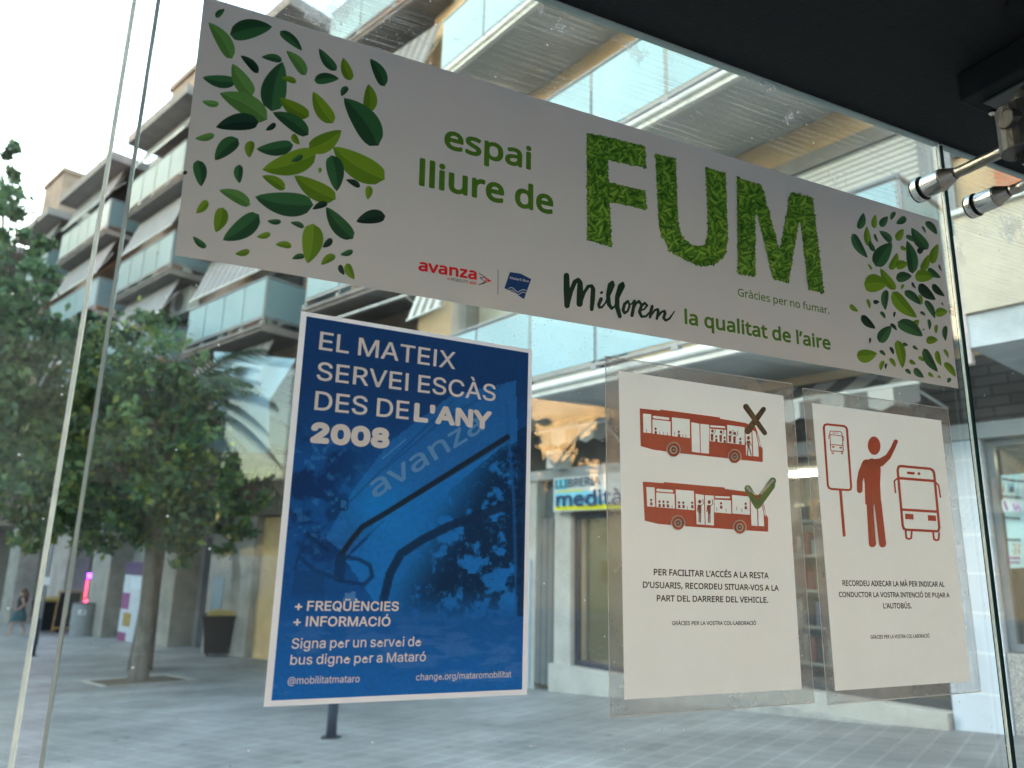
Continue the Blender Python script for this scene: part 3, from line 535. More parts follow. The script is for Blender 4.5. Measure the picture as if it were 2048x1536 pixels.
class Print(MB):
    """ink on a sheet: px coordinates measured in the photograph, converted to the sheet's own plane; every shape lies a hair above the last"""
    def __init__(s, cv, nrm, base, step=2.5e-6):
        super().__init__()
        s.cv, s.nrm, s.base, s.step, s.lv = cv, np.array(nrm), base, step, 0
        s.o, s.s = (0, 0), 1.0
    def zoom(s, ox, oy, sc):
        s.o, s.s = (ox, oy), sc
        return s
    def w(s, p, lv=None):
        lv = s.lv if lv is None else lv
        return s.cv((s.o[0]+p[0]*s.s, s.o[1]+p[1]*s.s)) + s.nrm*(s.base+lv*s.step)
    def flat(s, pts, col):
        s.shape3([[s.w(p) for p in pts]], col); s.lv += 1
    def shape3(s, loops, col, mi=0):
        vs = [[Vector([float(t) for t in p]) for p in l] for l in loops]
        tris = tessellate_polygon(vs)
        b = len(s.v)
        for l in vs: s.v += [tuple(p) for p in l]
        for t in tris:
            s.f.append([b+i for i in t]); s.c.append(col); s.m.append(mi)
    def disc(s, c, r, col, ry=None, n=20, rot=0.0):
        ry = ry or r
        pts = []
        for k in range(n):
            a = 2*math.pi*k/n
            x, y = r*math.cos(a), ry*math.sin(a)
            pts.append((c[0]+x*math.cos(rot)-y*math.sin(rot), c[1]+x*math.sin(rot)+y*math.cos(rot)))
        s.flat(pts, col)
    def stroke(s, pts, wd, col, closed=False, cap=True):
        pts = list(pts)+([pts[0]] if closed else [])
        ws = wd if isinstance(wd, (list, tuple)) else [wd]*len(pts)
        for i in range(len(pts)-1):
            (x1, y1), (x2, y2) = pts[i], pts[i+1]
            L = math.hypot(x2-x1, y2-y1) or 1
            nx, ny = -(y2-y1)/L/2, (x2-x1)/L/2
            s.flat([(x1+nx*ws[i], y1+ny*ws[i]), (x2+nx*ws[i+1], y2+ny*ws[i+1]), (x2-nx*ws[i+1], y2-ny*ws[i+1]), (x1-nx*ws[i], y1-ny*ws[i])], col)
        for i, p in enumerate(pts):
            if cap or 0 < i < len(pts)-1: s.disc(p, ws[i]/2, col, n=14)
    def leaf(s, tip, end, wd, ca, cb, bend=0.06):
        tx, ty = tip; ex, ey = end
        dx, dy = tx-ex, ty-ey
        L = math.hypot(dx, dy) or 1
        nx, ny = -dy/L, dx/L
        mid, lt, rt = [], [], []
        for k in range(13):
            t = k/12
            h = 0.5*wd*1.0*(t**0.5)*((1-t)**0.82)/0.4715 if 0 < t < 1 else 0
            b = bend*L*math.sin(math.pi*t)
            m = (ex+dx*t+nx*b, ey+dy*t+ny*b)
            mid.append(m); lt.append((m[0]+nx*h, m[1]+ny*h)); rt.append((m[0]-nx*h, m[1]-ny*h))
        s.shape3([[s.w(p) for p in lt+mid[::-1][1:-1]]], ca)
        s.shape3([[s.w(p) for p in rt+mid[::-1][1:-1]]], cb)
        s.lv += 0.5
        r = 0.022*wd
        hl = tuple(min(1, c*1.45+0.01) for c in cb)
        s.shape3([[s.w(p) for p in [(m[0]+nx*r, m[1]+ny*r) for m in mid[:-2]]+[(m[0]-nx*r, m[1]-ny*r) for m in mid[:-2]][::-1]]], hl)
        s.lv += 0.5
    def text(s, font, t, A, B, T, col, ref=None, bold=0.0, nd=10):
        F = FONTS[font]
        A3, B3, T3 = s.w(A, 0), s.w(B, 0), s.w(T, 0)
        ex = B3-A3; W = np.linalg.norm(ex); ex = ex/W
        ez = np.cross(ex, s.nrm); ez = -ez if ez@(T3-A3) < 0 else ez
        H = (T3-A3)@ez
        refh = max(y for o in F[ref][1] for x, y in o[0])
        r = bold*H
        x, gl = 0, []
        for ch in t:
            adv, polys = F[ch]
            gl.append((x, polys)); x += adv
        xs = [gx+px for gx, ps in gl for o in ps for px, _ in o[0]]
        x0, x1 = min(xs), max(xs)
        sx, sy = (W-2*r)/(x1-x0), (H-r)/refh
        offs = [(0, 0)]+([(r*math.cos(2*math.pi*k/nd), r*math.sin(2*math.pi*k/nd)) for k in range(nd)] if r else [])
        for gx, ps in gl:
            for gi, o in enumerate(ps):
                for k, (dx, dy) in enumerate(offs):
                    lvl = s.lv+k+gi*len(offs)
                    loops = [[A3+ex*((gx+px-x0)*sx+r+dx)+ez*(py*sy+dy)+s.nrm*(lvl*s.step) for px, py in c] for c in o]
                    if k and len(loops) > 1:      # outline copies thicken the stroke; holes stay holes
                        pass
                    s.shape3(loops, col)
        s.lv += 3*len(offs)
# ---------------------------------------------------------------- shared materials
M = {}
M['stone'] = mat('pale_stone', (0.50, 0.47, 0.42), 0.8, 0.22, 2.2, 0.25)
M['ochre'] = mat('ochre_render', (0.60, 0.42, 0.25), 0.9, 0.16, 1.3, 0.15)
M['cream'] = mat('cream_render', (0.62, 0.54, 0.42), 0.9, 0.14, 2.0, 0.3, bscale=90)
M['soffit'] = mat('painted_soffit', (0.48, 0.49, 0.48), 0.9, 0.18, 1.2)
M['darkwall'] = mat('dark_render', (0.10, 0.085, 0.075), 0.9, 0.3, 1.5)
M['white_metal'] = mat('white_painted_metal', (0.72, 0.71, 0.67), 0.4, 0.15, 2.5)
M['grey_metal'] = mat('grey_painted_metal', (0.25, 0.26, 0.27), 0.4, 0.15, 4.0)
M['dark_metal'] = mat('dark_metal', (0.05, 0.053, 0.06), 0.45, 0.25, 4.0)
M['steel'] = mat('brushed_stainless_steel', (0.55, 0.52, 0.48), 0.22, 0.12, 30.0, 0.05, metal=1.0, stretch=(1, 1, 14))
M['steel_dark'] = mat('weathered_steel', (0.40, 0.36, 0.31), 0.34, 0.4, 22.0, 0.12, metal=1.0)
M['rubber'] = mat('black_rubber', (0.012, 0.013, 0.013), 0.7, 0.3, 20, spec=0.2)
M['hubsteel'] = mat('dark_cast_steel', (0.09, 0.085, 0.08), 0.5, 0.4, 25.0, 0.2, metal=0.6)
M['white_rough'] = mat('dull_white_plastic', (0.7, 0.7, 0.68), 0.5, 0.1, 8)
M['frost'] = attr_mat('frosted_sky_reflection', 0.45, 0.28, 0.25, 0.10, 0.6, coat=0.0)
M['cloth'] = attr_mat('awning_cloth', 0.9, 0.25, 0.1, 0.12, 1.5)
M['shutter'] = brick_mat('roller_shutter_slats', (0.60, 0.60, 0.57), (0.55, 0.55, 0.53), (0.22, 0.22, 0.22), 30, 0.075, ms=0.012, var=0.12, rough=0.6)
M['darkbrick'] = brick_mat('dark_brick', (0.085, 0.07, 0.062), (0.12, 0.10, 0.085), (0.05, 0.045, 0.04), 0.32, 0.11, rot=R_(-104.61), ms=0.012)
M['orange'] = brick_mat('orange_brick', (0.52, 0.17, 0.075), (0.60, 0.23, 0.10), (0.42, 0.25, 0.16), 0.25, 0.07, rot=R_(-104.61), ms=0.008)
M['brown'] = brick_mat('brown_brick', (0.25, 0.165, 0.125), (0.31, 0.20, 0.15), (0.20, 0.16, 0.13), 0.26, 0.08, rot=R_(-112.4), ms=0.008)
M['skylit_block'] = brick_mat('painted_block_wall', (0.62, 0.66, 0.72), (0.66, 0.70, 0.75), (0.78, 0.80, 0.82), 0.75, 0.38, rot=R_(-104.61), ms=0.012, rough=0.7, var=0.12)  # white painted blocks, with the blue of the skylight in the colour
M['granite'] = mat('speckled_granite', (0.46, 0.43, 0.40), 0.6, 0.75, 55.0)
M['paint'] = attr_mat('painted_surface', 0.55, 0, 0.4, 0.10, 3.0)
M['leafmat'] = attr_mat('tree_foliage', 0.55, 0.32, 0.35, 0.25, 0.9)
M['bark'] = mat('plane_tree_bark', (0.17, 0.145, 0.12), 0.95, 0.45, 7.0, 0.5, stretch=(1, 1, 0.35), bscale=25)
M['window'] = window_glass('dark_window_glass')
M['shopglass'] = window_glass('shop_window_glass', clear=0.86)
M['vinyl'] = attr_mat('printed_vinyl', 0.32, 0.0, 0.35, 0.05, 2.6)
M['paper'] = attr_mat('printed_paper', 0.75, 0.42, 0.2, 0.04, 14.0)
M['opaque_ink'] = attr_mat('opaque_white_ink', 0.6, 0.0, 0.3, 0.03, 20.0)
M['laminated'] = attr_mat('laminated_print', 0.6, 0.40, 0.3, 0.03, 12.0, bump=0.8, bscale=170.0, coat=1.0)
M['glass'] = glass_mat('clear_shelter_glass')

def emit(name, col, st):
    m, nt, b, out = new_mat(name)
    b.inputs['Base Color'].default_value = (*col, 1)
    b.inputs['Emission Color'].default_value = (*col, 1)
    b.inputs['Emission Strength'].default_value = st
    return m

# ---------------------------------------------------------------- ground
def ground_obj():
    b = MB()
    ts = [-400, -120, -60, -30, -15, -8, -4]+[x*1.0 for x in range(-3, 16)]+[18, 22, 28, 36, 48, 75, 130, 260, 500]
    ss = [-500, -150, -60, -30, -15, -8, 0, 8, 15, 30, 60, 150, 500]
    def P(t, q):
        p = RB.P(t, q, 0)
        z = -4*K1 if t < -4 else (K1*t if t < T0 else K1*T0+K2*min(t-T0, 60))
        return (p[0], p[1], z)
    for i in range(len(ts)-1):
        for j in range(len(ss)-1):
            b.poly([P(ts[i], ss[j]), P(ts[i], ss[j+1]), P(ts[i+1], ss[j+1]), P(ts[i+1], ss[j])])
    m = brick_mat('small_square_paving', (0.31, 0.308, 0.305), (0.255, 0.254, 0.252), (0.40, 0.40, 0.39), 0.25, 0.25, rot=R_(-104.61-14), off=0.0, ms=0.012, rough=0.55, ground_plane=True, var=0.38)
    nt = m.node_tree; bs = nt.nodes['Principled BSDF']; L = nt.links
    src = bs.inputs['Base Color'].links[0].from_socket
    vo = N(nt, 'ShaderNodeTexVoronoi', feature='F1', i_Scale=1.6)
    tc = N(nt, 'ShaderNodeTexCoord'); L.new(tc.outputs['Object'], vo.inputs['Vector'])
    r1 = N(nt, 'ShaderNodeMapRange'); r1.inputs['From Min'].default_value = 0.05; r1.inputs['From Max'].default_value = 0.09; r1.inputs['To Min'].default_value = 0.45
    L.new(vo.outputs['Distance'], r1.inputs['Value'])
    n3 = noise(nt, 0.35, 5, (1, 0.4, 1))
    r2 = N(nt, 'ShaderNodeMapRange'); r2.inputs['From Min'].default_value = 0.42; r2.inputs['From Max'].default_value = 0.58; r2.inputs['To Min'].default_value = 0.78
    L.new(n3.outputs['Fac'], r2.inputs['Value'])
    mu = N(nt, 'ShaderNodeMath', operation='MULTIPLY'); L.new(r1.outputs[0], mu.inputs[0]); L.new(r2.outputs[0], mu.inputs[1])
    sc = N(nt, 'ShaderNodeVectorMath', operation='SCALE'); L.new(src, sc.inputs[0]); L.new(mu.outputs[0], sc.inputs['Scale'])
    L.new(sc.outputs[0], bs.inputs['Base Color'])
    o = b.build('pavement', m)
    tag(o, kind='structure')
ground_obj()
def road():
    b = MB()
    ss = [-90, -40, -15, 0, 15, 40, 90]
    for j in range(6):
        b.poly([RB.P(-18, ss[j], -4*K1+0.004), RB.P(-18, ss[j+1], -4*K1+0.004), RB.P(-6.2, ss[j+1], -4*K1+0.004), RB.P(-6.2, ss[j], -4*K1+0.004)])
    tag(b.build('road', mat('asphalt', (0.10, 0.10, 0.10), 0.85, 0.3, 4.0, 0.3)), kind='structure')
    b = MB()
    for k in range(12):
        b.poly([RB.P(-12.1, -40+k*6, -4*K1+0.008), RB.P(-12.1, -37+k*6, -4*K1+0.008), RB.P(-11.98, -37+k*6, -4*K1+0.008), RB.P(-11.98, -40+k*6, -4*K1+0.008)])
    tag(b.build('road_marking', mat('road_paint', (0.7, 0.7, 0.68), 0.7, 0.3, 6.0)), kind='structure')
    b = MB(); b.box(RB, -6.19, -6.04, -90, 90, -4*K1-0.1, -4*K1+0.02)
    tag(b.build('kerb', M['stone']), kind='structure')
road()

# ---------------------------------------------------------------- bus shelter: roof, glass, steel fittings
def shelter():
    ztop = gp((1543, 161))[2]
    zr = ztop+0.006
    t = thing('shelter_roof', (1, -1.1, zr), 'flat black roof slab of the bus shelter, its dark underside overhead', 'shelter roof')
    b = MB(); b.box(None, -2.6, 4.35, -2.35, 0.016, zr, zr+0.10)
    b.build('roof_slab', mat('black_roof_lining', (0.005, 0.0055, 0.0055), 0.85, 0.5, 60.0, 0.25, bscale=160), t)
    b = MB(); b.box(None, -2.6, 4.35, -2.42, -2.352, zr-0.03, zr+0.12)
    b.build('fascia', M['dark_metal'], t)
    t = thing('ceiling_lamp', (1.2, -0.5, zr), 'black box lamp fixed under the dark shelter roof', 'lamp')
    q = on_plane((1975, 110), (0, 0, zr), np.array([0, 0, 1.0]))
    b = MB()
    def lamp_box(e0, e1, f0, f1, z0, z1, mm, nm):
        b = MB(); b.box(None, q[0]+e0, q[0]+e1, q[1]+f0, q[1]+f1, z0, z1); return b.build(nm, mm, t, bevel=0.004)
    lamp_box(0, 0.62, -0.09, 0.055, zr-0.055, zr-0.002, M['rubber'], 'housing')
    lamp_box(0.03, 0.59, -0.07, 0.035, zr-0.059, zr-0.0555, mat('dull_diffuser', (0.02, 0.02, 0.02), 0.3), 'diffuser')
    b = MB(); b.ball((q[0]+0.07, q[1]+0.045, zr-0.058), 0.006, nu=8, nv=5); b.build('screw', M['steel'], t, smooth=True)

    # panes: x ranges from the photograph, 12 mm thick, 4 mm ground edges
    edge_l = attr_mat('ground_glass_edge', 0.4, 0.75, 0.4, 0.1, 8)
    edge_g = attr_mat('grey_glass_edge', 0.4, 0.5, 0.4, 0.1, 8)
    edge_d = mat('dark_green_glass_edge', (0.008, 0.022, 0.021), 0.9, 0.3, 8, spec=0.0)
    xl = gp((148, 768))[0]; xm0 = gp((188, 768))[0]
    xm1 = (gp((1884, 310))[0]+gp((2012, 1465))[0])/2
    def pane(name, x0, x1, label, le, re, top):
        t = thing(name, ((x0+x1)/2, 0.006, 0.3), label, 'glass screen', 'glass screens of the shelter')
        b = MB()
        e = 0.0034
        z0, z1 = 0.42, ztop
        b.box(None, x0+e, x1-e, 0.0, 0.012, z0, z1-0.003)
        b.build('glazing', M['glass'], t)
        for (xx0, xx1, mm, dp) in ((x0, x0+e*0.98, le, 0.012), (x1-e*0.98, x1, re, 0.012)):
            if mm:
                if x1 > 1.0 and mm is edge_l: xx0, dp = x1-0.0026, 0.0035
                b = MB(); b.box(None, xx0, xx1, 0.0, dp, z0, z1-0.003, (0.86, 0.88, 0.86) if mm is edge_l else (0.60, 0.66, 0.66)); b.build('glass_edge', mm, t)
        b = MB(); b.box(None, x0, x1, 0.0, 0.012, z1-0.0028, z1, (0.5, 0.55, 0.54)); b.build('glass_edge', top, t)
    pane('glass_screen', xl-1.36, xl, 'clear glass pane left of the open joint, in front of the trees', None, edge_l, edge_g)
    pane('glass_screen', xm0+0.003, xm1, 'wide clear glass pane carrying the banner, blue poster and notices', edge_g, edge_l, edge_g)
    pane('glass_screen', xm1+0.0075, xm1+1.37, 'clear glass pane at the right with a dark green edge, before the photo shop window', edge_d, None, edge_g)

    # spider bracket: two point fixings on the glass, arms to a hub on a post behind
    P1, P2 = gp((1832, 384)), gp((1938, 416))
    hub = on_plane((2040, 262), (0, -0.30, 0), NG)
    t = thing('glass_bracket', hub, 'stainless steel bracket with two arms clamping the glass panes under the roof', 'bracket')
    yv = np.array([0, -1.0, 0])
    for P, k in ((P1, 0), (P2, 1)):
        axis = yv
        def cyl(y0, y1, r0, r1, nm, mm):
            b = MB(); b.tube([P+yv*y0, P+yv*(y0+(y1-y0)*0.5), P+yv*y1], [r0, (r0+r1)/2, r1], 28)
            return b.build(nm, mm, t, smooth=False, bevel=0.0008)
        cyl(0.001, 0.004, 0.0225, 0.0225, 'gasket', M['rubber'])
        cyl(0.0045, 0.016, 0.0235, 0.0235, 'clamp_disc', M['steel'])
        cyl(0.0165, 0.021, 0.0195, 0.0195, 'gasket', M['rubber'])
        cyl(0.0215, 0.055, 0.0205, 0.0205, 'clamp_cup', M['steel'])
        cyl(0.0555, 0.078, 0.0195, 0.0105, 'clamp_cup', M['steel_dark'])
        a0 = P+yv*0.079
        d = hub-a0
        if k == 0:
            pts = [a0, a0+yv*0.04, a0+yv*0.085+d*0.06, a0+d*0.45+yv*0.05+np.array([0, 0, 0.0]), a0+d*0.75+yv*0.02, hub-np.array([0.0, 0, 0.01])]
        else:
            pts = [a0, a0+yv*0.03, a0+yv*0.06+d*0.15, a0+yv*0.05+d*0.45+np.array([0.01, 0, -0.02]), a0+d*0.8+np.array([0.012, 0, -0.01]), hub]
        # smooth the path
        V = [np.array(p) for p in pts]; sm = []
        for i in range(len(V)-1):
            p0, p1, p2, p3 = V[max(i-1, 0)], V[i], V[i+1], V[min(i+2, len(V)-1)]
            for j in range(6):
                u = j/6
                sm.append(0.5*((2*p1)+(-p0+p2)*u+(2*p0-5*p1+4*p2-p3)*u*u+(-p0+3*p1-3*p2+p3)*u**3))
        sm.append(V[-1])
        b = MB(); b.tube(sm, [0.0095+0.0035*i/len(sm) for i in range(len(sm))], 16)
        b.build('arm', M['steel_dark'], t, smooth=True)
    b = MB(); b.tube([hub+np.array([0, 0.0, -0.032]), hub+np.array([0, 0, 0.035])], [0.026, 0.026], 20)
    b.tube([hub+np.array([-0.03, 0.0, 0.01]), hub+np.array([0.06, -0.02, 0.01])], [0.014, 0.014], 12)
    b.build('hub', M['hubsteel'], t, bevel=0.002)
    b = MB(); b.tube([hub+np.array([0, 0.0, -0.036]), hub+np.array([0, 0, -0.044])], 0.011, 6)
    b.build('bolt', M['rubber'], t)
    pc = hub+np.array([0.035, -0.02, 0])
    b = MB()
    b.tube([hub+np.array([0, 0, 0.03]), (pc[0]-0.02, pc[1], pc[2]+0.06), (pc[0]+0.01, pc[1], pc[2]+0.11), (pc[0]+0.03, pc[1], zr-0.003)], 0.016, 16)
    b.build('hanger', M['hubsteel'], t, smooth=True)
    b = MB(); b.tube([(pc[0]+0.03, pc[1], zr-0.0095), (pc[0]+0.03, pc[1], zr-0.0025)], 0.045, 20); b.build('flange', M['rubber'], t)
shelter()

# ---------------------------------------------------------------- sheets stuck on the glass
INK = lambda r, g, b, k=2.0: S(r, g, b, k)
# greens as printed: (half a, half b)
def leafcol(c, f):
    j = random.uniform(0.88, 1.12)
    base = {'d': ((42, 84, 50), (30, 62, 40)), 'k': ((24, 50, 38), (16, 36, 30)),
            'l': ((78, 120, 62), (66, 106, 52)), 'o': ((92, 122, 30), (76, 106, 24))}[c]
    return tuple(tuple(v*j for v in S(*q, f)) for q in base)

LEFT1 = """430,75 360,140 55d;805,215 472,275 180d;303,180 490,465 135l;1040,402 865,250 85d;720,452 882,480 70d;915,402 1070,595 100l;555,440 695,578 75k;1172,385 1310,558 90d;
1362,458 1425,635 95o;1575,465 1690,682 110d;255,612 520,650 115d;490,505 650,755 150l;1330,622 1135,635 100d;885,490 800,880 230d;875,617 995,650 55o;1348,760 1395,685 60d;
1425,812 1500,860 95d;1562,665 1565,888 125o;1125,725 1285,972 140o;390,737 765,945 190l;252,800 385,825 60l;862,775 1095,920 130o;1368,775 1640,1150 230d;808,888 1090,1065 140d;360,1005 698,965 155k;
752,1030 832,975 50k;197,1095 350,1065 65l;1018,1142 965,1060 60o;352,1265 535,1095 145d;622,1245 640,1112 85o;680,1178 970,1145 130d;725,1340 1150,1210 210o;1350,1030 1095,1180 170o;
953,1275 1045,1225 50d;1280,1160 1690,1415 230o;245,1472 215,1265 120d;548,1447 545,1300 82d;1178,1367 1178,1322 30o;1312,1510 1270,1225 155d;108,1380 130,1350 35k;1385,1418 1495,1475 55k;
725,1388 905,1493 95o;978,1385 1305,1570 170o;1555,1573 1565,1465 65o;387,1500 630,1618 110l;205,1683 295,1583 75o;360,1833 415,1638 125o;668,1553 1128,1618 215d;1120,1651 1240,1603 60k;
1228,1633 1440,1883 150d;1465,1748 1695,1703 125k;415,1895 700,1693 180d;765,1743 875,1748 50d;948,1755 1055,1793 50d;180,1865 285,1953 60d;682,1868 790,1843 55o;960,2041 1060,2018 52d;1082,2078 1125,1765 190o;
512,2003 627,1978 58o;830,1928 957,1943 62o;1200,1951 1275,1883 60k;1187,2088 1300,2013 72o;1340,2008 1440,1978 52d;1370,2168 1335,2088 48k;1450,2203 1390,2078 75o"""
RIGHT1 = """315,168 280,287 65d;402,180 395,282 48o;493,195 440,270 62d;515,222 545,160 38d;555,248 625,200 58d;338,265 360,415 58o;357,370 395,450 42d;345,498 235,320 75d;422,383 395,320 24d;430,300 520,382 60d;
607,287 560,372 64o;665,277 785,435 95d;853,327 770,232 58d;770,318 742,265 20d;690,380 625,335 40d;562,460 510,585 65o;522,385 405,560 135d;860,395 815,540 72o;755,430 710,460 50k;632,370 675,612 95d;635,440 585,415 34o;
640,540 550,560 75o;880,643 785,575 55d;790,475 740,590 65o;825,640 690,630 105o;345,540 375,585 20o;888,595 865,545 18d;668,630 552,650 85d;438,572 548,730 75o;475,880 480,730 62d;490,690 318,690 150o;697,722 668,675 22k;
842,805 720,690 85k;908,778 818,690 55k;590,730 608,690 25o;742,840 722,765 28o;735,840 615,740 68d;705,935 525,745 110o;430,818 385,818 36k;360,870 340,798 28o;275,890 215,840 40o;475,942 438,890 30d;538,935 545,890 20k;
838,940 765,808 55d;930,890 838,905 75o;898,847 887,822 12k;768,920 728,892 26d;403,1015 300,918 65k;558,1028 512,978 30k;518,995 430,1115 95d;720,950 655,1005 60o;748,1070 565,965 110d;797,1025 790,945 30d;845,1053 850,985 30o;
915,1105 915,992 44d;858,1098 772,1105 66o;745,1030 760,1015 14o;358,1125 362,1080 18k;600,1305 560,1100 80o;640,1135 600,1125 32d;715,1168 675,1140 26d;413,1197 265,1215 110o;475,1212 432,1175 30d;535,1205 508,1148 28k;
858,1332 755,1160 75d;882,1288 850,1175 45o;935,1230 902,1165 28o;988,1368 905,1262 55o;548,1295 505,1230 36o;697,1275 650,1245 35o;755,1255 715,1220 30o;438,1322 460,1248 38o;475,1312 482,1268 20k;660,1348 620,1312 32d;
755,1373 685,1305 55d;827,1368 788,1335 30o;880,1378 855,1360 18o;930,1412 950,1375 34d"""

def sheet(b, corners, col, off):
    b.poly([gp(c)+NG*off for c in corners], col)

def banner():
    f = 2.1
    c = [(408, -7), (1876, 441), (1916, 777), (349, 510)]
    ctr = sum(gp(q) for q in c)/4
    t = thing('banner_sticker', ctr, 'long pale grey no smoking banner with green leaves stuck across the top of the glass', 'banner')
    b = MB(); sheet(b, c, (0.86, 0.85, 0.845), 0.0008)
    b.build('backing', M['vinyl'], t)
    p = Print(gp, NG, 0.0009).zoom(340, 0, 0.25391)
    for row in LEFT1.replace('\n', '').split(';'):
        a, e, wc = row.split(' ')
        p.leaf(tuple(map(int, a.split(','))), tuple(map(int, e.split(','))), float(wc[:-1]), *leafcol(wc[-1], f), bend=random.choice((-0.05, 0.06)))
    p.build('leaf_print', M['vinyl'], t)
    p = Print(gp, NG, 0.0009).zoom(1640, 380, 0.2735)
    for row in RIGHT1.replace('\n', '').split(';'):
        a, e, wc = row.split(' ')
        p.leaf(tuple(map(int, a.split(','))), tuple(map(int, e.split(','))), float(wc[:-1]), *leafcol(wc[-1], f), bend=random.choice((-0.05, 0.06)))
    p.build('leaf_print', M['vinyl'], t)
    # slogan
    p = Print(gp, NG, 0.0009)
    g = S(62, 98, 28, f)
    p.zoom(820, 180, 0.25391)
    p.text('h', 'espai', (266, 452), (952, 627), (266, 312), g, 'x', 0.055, 12)
    p.build('slogan', M['vinyl'], t)
    p = Print(gp, NG, 0.0009).zoom(820, 180, 0.25391)
    p.text('h', 'lliure de', (68, 745), (1127, 978), (68, 533), g, 'l', 0.042, 12)
    p.build('slogan', M['vinyl'], t)
    p = Print(gp, NG, 0.0009)
    p.zoom(1100, 520, 0.29297)
    p.text('h', 'la qualitat de l’aire', (917, 433), (1914, 612), (917, 331), g, 'l', 0.042, 12)
    p.build('slogan', M['vinyl'], t)
    p = Print(gp, NG, 0.0009)
    p.zoom(1140, 240, 0.27344)
    p.text('h', 'Gràcies per no fumar.', (1226, 1287), (1895, 1420), (1226, 1231), S(74, 106, 42, f), 'G', 0.022, 8)
    p.build('slogan', M['vinyl'], t)
    # the brush script word
    p = Print(gp, NG, 0.0009).zoom(1100, 520, 0.29297)
    k = S(18, 42, 30, f)
    p.stroke([(110, 108), (112, 200), (114, 312)], [38.4, 43.5, 38.4], k)
    p.stroke([(118, 312), (140, 215), (168, 150), (190, 138), (203, 158), (203, 230), (200, 300)], [25.6, 30.7, 30.7, 30.7, 35.8, 46.1, 43.5], k)
    p.stroke([(205, 300), (230, 225), (258, 182), (282, 178), (292, 200), (288, 270), (282, 338)], [20.5, 23.0, 23.0, 23.0, 30.7, 33.3, 25.6], k)
    p.disc((349, 224), 12, k, 9, rot=-0.6)
    p.stroke([(346, 268), (330, 305), (335, 326), (352, 324), (378, 292)], [25.6, 23.0, 17.9, 15.4, 11.5], k)
    p.stroke([(376, 296), (405, 232), (428, 172), (424, 152), (404, 168), (393, 240), (400, 305), (418, 332), (440, 318)], [12.8, 20.5, 25.6, 20.5, 23.0, 28.2, 28.2, 20.5, 12.8], k)
    p.stroke([(438, 322), (470, 240), (497, 180), (493, 160), (473, 176), (456, 250), (455, 320), (474, 386)], [12.8, 20.5, 25.6, 20.5, 23.0, 30.7, 33.3, 25.6], k)
    p.stroke([(528, 284), (506, 302), (496, 342), (506, 364), (526, 352), (540, 318), (536, 292)], [20.5, 20.5, 23.0, 17.9, 15.4, 15.4, 12.8], k)
    p.stroke([(536, 300), (552, 304), (574, 280), (566, 330), (557, 380)], [10.2, 10.2, 17.9, 23.0, 23.0], k)
    p.stroke([(562, 345), (584, 296), (604, 284), (616, 300)], [12.8, 17.9, 20.5, 17.9], k)
    p.stroke([(606, 352), (642, 336), (660, 312), (644, 294), (620, 316), (608, 356), (622, 388), (652, 386), (682, 354)], [10.2, 12.8, 15.4, 15.4, 20.5, 23.0, 17.9, 15.4, 11.5], k)
    p.stroke([(694, 318), (686, 350), (680, 392)], [20.5, 23.0, 17.9], k)
    p.stroke([(684, 384), (712, 344), (732, 338), (736, 356), (726, 402)], [11.5, 15.4, 17.9, 20.5, 17.9], k)
    p.stroke([(728, 396), (758, 356), (778, 350), (782, 366), (772, 396), (786, 414), (812, 402), (846, 352)], [11.5, 15.4, 17.9, 20.5, 20.5, 17.9, 15.4, 7.7], k)
    p.build('script_word', M['vinyl'], t)
    # leafy capitals
    p = Print(gp, NG, 0.0009, 5e-7).zoom(1140, 240, 0.27344)
    letters = [[[(122, 100), (265, 130), (300, 925), (125, 880)], [(200, 112), (545, 195), (552, 350), (240, 285)], [(230, 450), (545, 520), (556, 655), (240, 590)]],
               [[(622, 252), (768, 285), (780, 640), (786, 760), (815, 860), (890, 922), (985, 925), (1005, 840), (1005, 700), (990, 355), (1130, 390), (1150, 880), (1122, 1000), (1050, 1062), (950, 1068), (830, 1020), (720, 950), (650, 800)]],
               [[(1218, 425), (1395, 480), (1530, 980), (1608, 535), (1768, 572), (1850, 1265), (1742, 1240), (1678, 690), (1590, 1192), (1482, 1165), (1347, 605), (1348, 1145), (1225, 1125)]]]
    def inside(pt, q):
        x, y = pt; c = False
        for i in range(len(q)):
            (x1, y1), (x2, y2) = q[i-1], q[i]
            if (y1 > y) != (y2 > y) and x < (x2-x1)*(y-y1)/(y2-y1)+x1: c = not c
        return c
    for polys in letters:
        for q in polys: p.flat(q, S(30, 56, 18, f))
        items = []
        for q in polys:
            xs = [v[0] for v in q]; ys = [v[1] for v in q]
            per = sum(math.hypot(q[i][0]-q[i-1][0], q[i][1]-q[i-1][1]) for i in range(len(q)))
            for i in range(len(q)):                     # small leaves along the outline, tips outwards
                (x1, y1), (x2, y2) = q[i-1], q[i]
                L = math.hypot(x2-x1, y2-y1); n = max(2, int(L/13))
                for j in range(n):
                    u = (j+random.random())/n
                    x, y = x1+(x2-x1)*u, y1+(y2-y1)*u
                    nx, ny = (y2-y1)/L, -(x2-x1)/L
                    if inside((x+nx*6, y+ny*6), q): nx, ny = -nx, -ny
                    an = math.atan2(ny, nx)+random.uniform(-0.9, 0.9)
                    items.append((x-nx*8, y-ny*8, an, random.uniform(24, 42), 0))
            ar = 0
            for i in range(len(q)): ar += q[i-1][0]*q[i][1]-q[i][0]*q[i-1][1]
            for j in range(int(abs(ar)/2/520)):
                for _ in range(50):
                    x, y = random.uniform(min(xs), max(xs)), random.uniform(min(ys), max(ys))
                    if all(inside((x+ox, y+oy), q) for ox, oy in ((0, 0), (24, 0), (-24, 0), (0, 24), (0, -24))): break
                items.append((x, y, random.uniform(0, 6.28), random.uniform(50, 88), 1))
        rim = [i for i in items if i[4] == 0]; mid = [i for i in items if i[4]]
